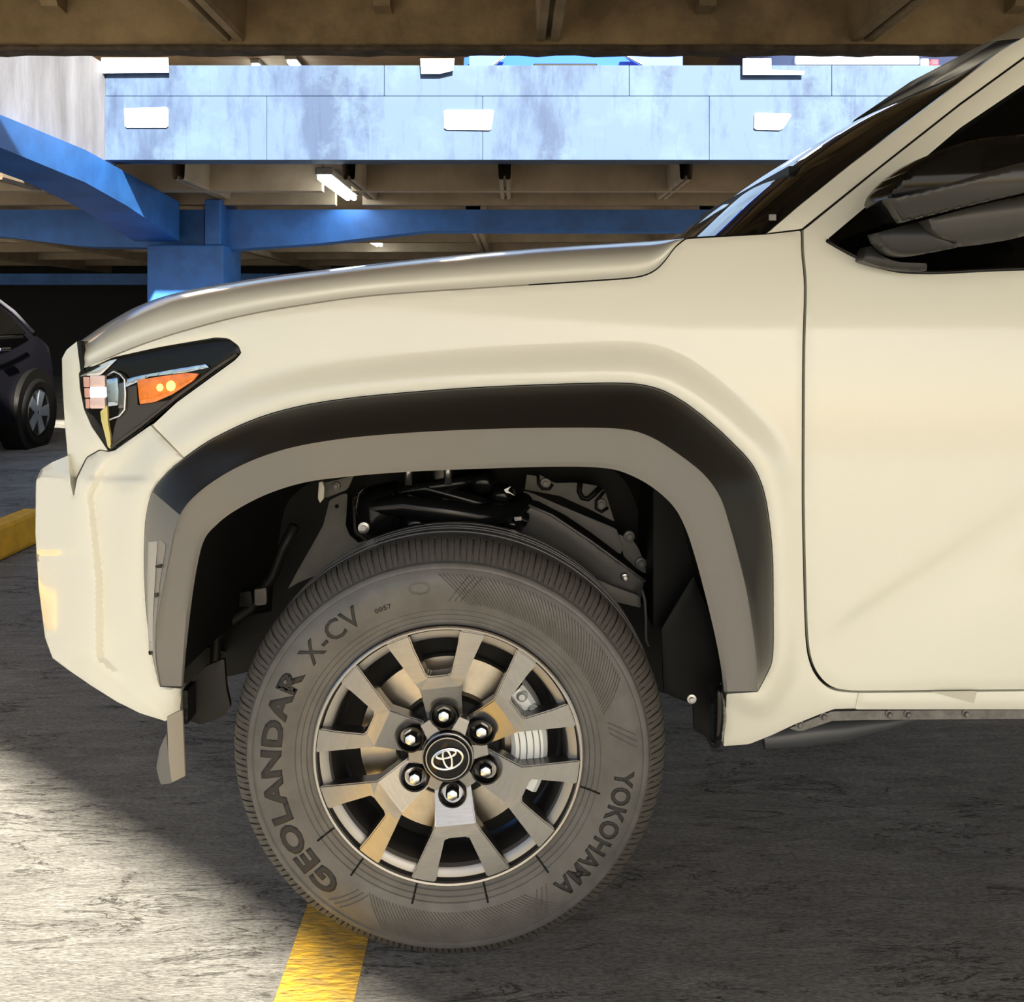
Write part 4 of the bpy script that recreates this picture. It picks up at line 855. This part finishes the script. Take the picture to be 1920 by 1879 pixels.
def spoke_geo():
    k = K
    half_out = [(33, 50), (34, 64), (36, 100), (39, 134), (46, 146), (94, 229)]
    rimarc = [(r*math.sin(a), r*math.cos(a)) for r in (246.5,) for a in np.linspace(math.radians(22.2), math.radians(11.3), 5)]
    inn = [(45, 230), (41, 214), (24, 163), (19, 159)]
    right = half_out+rimarc[1:]+inn
    poly = right+[(-a, b) for a, b in reversed(right)]
    poly = [p for i, p in enumerate(poly) if i == 0 or p != poly[i-1]]
    n = len(poly)
    def yy(t, r):
        if r < 138: return 0.028+(-0.006-0.028)*(r-50)/88
        return -0.006+0.002*(r-138)/108
    pts = [(t*k, r*k) for t, r in poly]
    extra = [(t*k, 138*k) for t in (-24, 0, 24)]
    ins = [(-41, 139), (41, 139)]
    edges = [(i, (i+1) % n) for i in range(n)]
    # crease across the stem: connect the two outline points nearest r=134..146
    ia = poly.index((39, 134)); ib = poly.index((-39, 134))
    edges.append((ia, ib))
    res = delaunay_2d_cdt([Vector(p) for p in pts], edges, [list(range(n))], 1, 1e-7)
    vs = [tuple(v) for v in res[0]]; fs = [tuple(f) for f in res[2]]; m = len(vs)
    V = [(x, yy(x/k, z/k), z) for x, z in vs]; Fc = list(fs)
    ec = {}
    for f in fs:
        for i in range(len(f)):
            e = (f[i], f[(i+1) % len(f)]); ec.setdefault(tuple(sorted(e)), []).append(e)
    be = [e[0] for e in ec.values() if len(e) == 1]; bmap = {}
    for a, b in be:
        for q in (a, b):
            if q not in bmap:
                x, y, z = V[q]; bmap[q] = len(V); V.append((x*0.97, y+0.034, z))
    for a, b in be: Fc.append((b, a, bmap[a], bmap[b]))
    return V, Fc
sg = spoke_geo(); sp0 = None
for i in range(6):
    if sp0 is None:
        sp0 = sub('spoke', sg, alloy, rim, math.radians(-6), False); bv = None
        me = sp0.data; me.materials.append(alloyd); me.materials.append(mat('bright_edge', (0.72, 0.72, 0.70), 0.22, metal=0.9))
        bm = bmesh.new(); bm.from_mesh(me); bmesh.ops.recalc_face_normals(bm, faces=bm.faces)
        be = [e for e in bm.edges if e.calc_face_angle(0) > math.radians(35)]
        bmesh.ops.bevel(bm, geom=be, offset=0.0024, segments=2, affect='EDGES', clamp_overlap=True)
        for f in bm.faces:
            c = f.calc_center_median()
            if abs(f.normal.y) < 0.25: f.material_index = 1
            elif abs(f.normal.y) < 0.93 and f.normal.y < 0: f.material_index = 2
        bm.to_mesh(me); bm.free()
    else: sub('spoke', None, None, rim, math.radians(-6+60*i), me=sp0.data)
sub('hub', lathegeo([(0.0, 0.004), (0.050, 0.006), (0.056, 0.012), (0.062, 0.020), (0.066, 0.035), (0.064, 0.06)], 60), alloyd, rim)
for i in range(6):
    a = math.radians(-6+30+60*i)
    V = [(-0.014, 0.004, 0.044), (0.014, 0.004, 0.044), (0.010, 0.008, 0.074), (-0.010, 0.008, 0.074), (-0.016, 0.04, 0.044), (0.016, 0.04, 0.044), (0.012, 0.04, 0.076), (-0.012, 0.04, 0.076)]
    sub('hub_web', (V, [(0,1,2,3),(4,7,6,5),(0,4,5,1),(1,5,6,2),(2,6,7,3),(3,7,4,0)]), alloy, rim, a, False)
def nut_geo():
    g1 = lathegeo([(0.0255, 0.035), (0.0265, 0.003), (0.0250, 0.0005), (0.0225, 0.001), (0.0205, 0.006), (0.0190, 0.016), (0.0185, 0.024)], 28)
    return g1
def hexnut():
    V, Fc = [], []; prof = [(0.0, -0.010), (0.005, -0.0095), (0.0100, -0.007), (0.0135, -0.001), (0.0140, 0.004), (0.0140, 0.024)]
    for i in range(12):
        a = math.pi*2*i/12
        for r, y in prof: rr = r*(1.0 if i % 2 == 0 else 0.93); V.append((rr*math.sin(a), y, rr*math.cos(a)))
    m = len(prof)
    for i in range(12):
        j = (i+1) % 12
        for k in range(m-1): Fc.append((i*m+k, i*m+k+1, j*m+k+1, j*m+k))
    return V, Fc
n0 = p0 = None
for i in range(6):
    a = math.radians(-6+60*i); loc = (0.0765*math.sin(a), -0.002, 0.0765*math.cos(a))
    pk = sub('nut_pocket', nut_geo(), gloss, rim) if p0 is None else sub('nut_pocket', None, None, rim, me=p0.data)
    nt = sub('lug_nut', hexnut(), chrome, rim, 0, True, 25) if n0 is None else sub('lug_nut', None, None, rim, me=n0.data)
    pk.location = loc; nt.location = (loc[0], 0.004, loc[2]); p0, n0 = pk, nt
# centre cap with its three-oval emblem
cap = wheel_root('center_cap', lathegeo([(0.0, -0.0135), (0.030, -0.0130), (0.037, -0.0115), (0.0385, -0.0125), (0.041, -0.0125), (0.0425, -0.009), (0.0465, -0.007), (0.048, 0.0), (0.048, 0.02)], 64), gloss, True, 30)
sub('cap_ring', lathegeo([(0.0375, -0.0115), (0.0385, -0.0140), (0.0405, -0.0140), (0.0415, -0.0110)], 64), lipm, cap)
sub('cap_ring', lathegeo([(0.0445, -0.0080), (0.0455, -0.0100), (0.0472, -0.0092), (0.0480, -0.004)], 64), alloy, cap)
def oval(cx, cz, a, b, r0):
    return tubegeo([(cx+a*math.cos(t), -0.0150, cz+b*math.sin(t)) for t in np.linspace(0, 2*math.pi, 41)], r0, 8, False)
gs = [oval(0, 0, 0.0285, 0.0190, 0.0026), oval(0, 0.0095, 0.0185, 0.0070, 0.0022), oval(0, 0.0005, 0.0075, 0.0178, 0.0022)]
em = sub('emblem', merge(gs), chrome, cap, math.radians(-14)); 
# brake disc and caliper
disc = wheel_root('brake_disc', lathegeo([(0.172, 0.080), (0.172, 0.060), (0.105, 0.058), (0.100, 0.052), (0.095, 0.046), (0.05, 0.045)], 80), steel, True, 30)
sub('disc_hat', lathegeo([(0.100, 0.051), (0.094, 0.040), (0.05, 0.038), (0.0, 0.038)], 50), blk, disc)
sub('disc_shield', lathegeo([(0.208, 0.098), (0.208, 0.090), (0.05, 0.090)], 60), blk, disc)
cal = wheel_root('brake_caliper', merge([lathegeo([(0.118, 0.055), (0.118, 0.036), (0.126, 0.028), (0.178, 0.028), (0.186, 0.036), (0.188, 0.075)], 24, math.radians(48), math.radians(118), False)]), calm, True, 30)
for r in (0.134, 0.147, 0.160, 0.172): sub('caliper_groove', lathegeo([(r-0.001, 0.030), (r-0.001, 0.0272), (r+0.001, 0.0272), (r+0.001, 0.030)], 10, math.radians(76), math.radians(104), False), mat('groove_grey', (0.12, 0.14, 0.14), 0.5), cal, 0, False)
for a, r in ((58, 0.150), (64, 0.176), (53, 0.172)):
    q = sub('caliper_bolt', lathegeo([(0.0, -0.004), (0.006, -0.004), (0.008, 0.0), (0.011, 0.002), (0.012, 0.01)], 16), mat('bolt_silver', (0.5, 0.53, 0.53), 0.35, metal=0.5), cal); q.location = (r*math.sin(math.radians(a)), 0.026, r*math.cos(math.radians(a)))
# the wheel on the far side
ft = bpy.data.objects.new('tyre', tyre.data); COL.objects.link(ft); ft.parent = car; ft.matrix_parent_inverse = Matrix.Translation(car.location).inverted(); ft.location = (WC.x, 2*YC-0.31, WC.z); ft.scale = (1, 1, SZ)
bpy.context.view_layer.update()
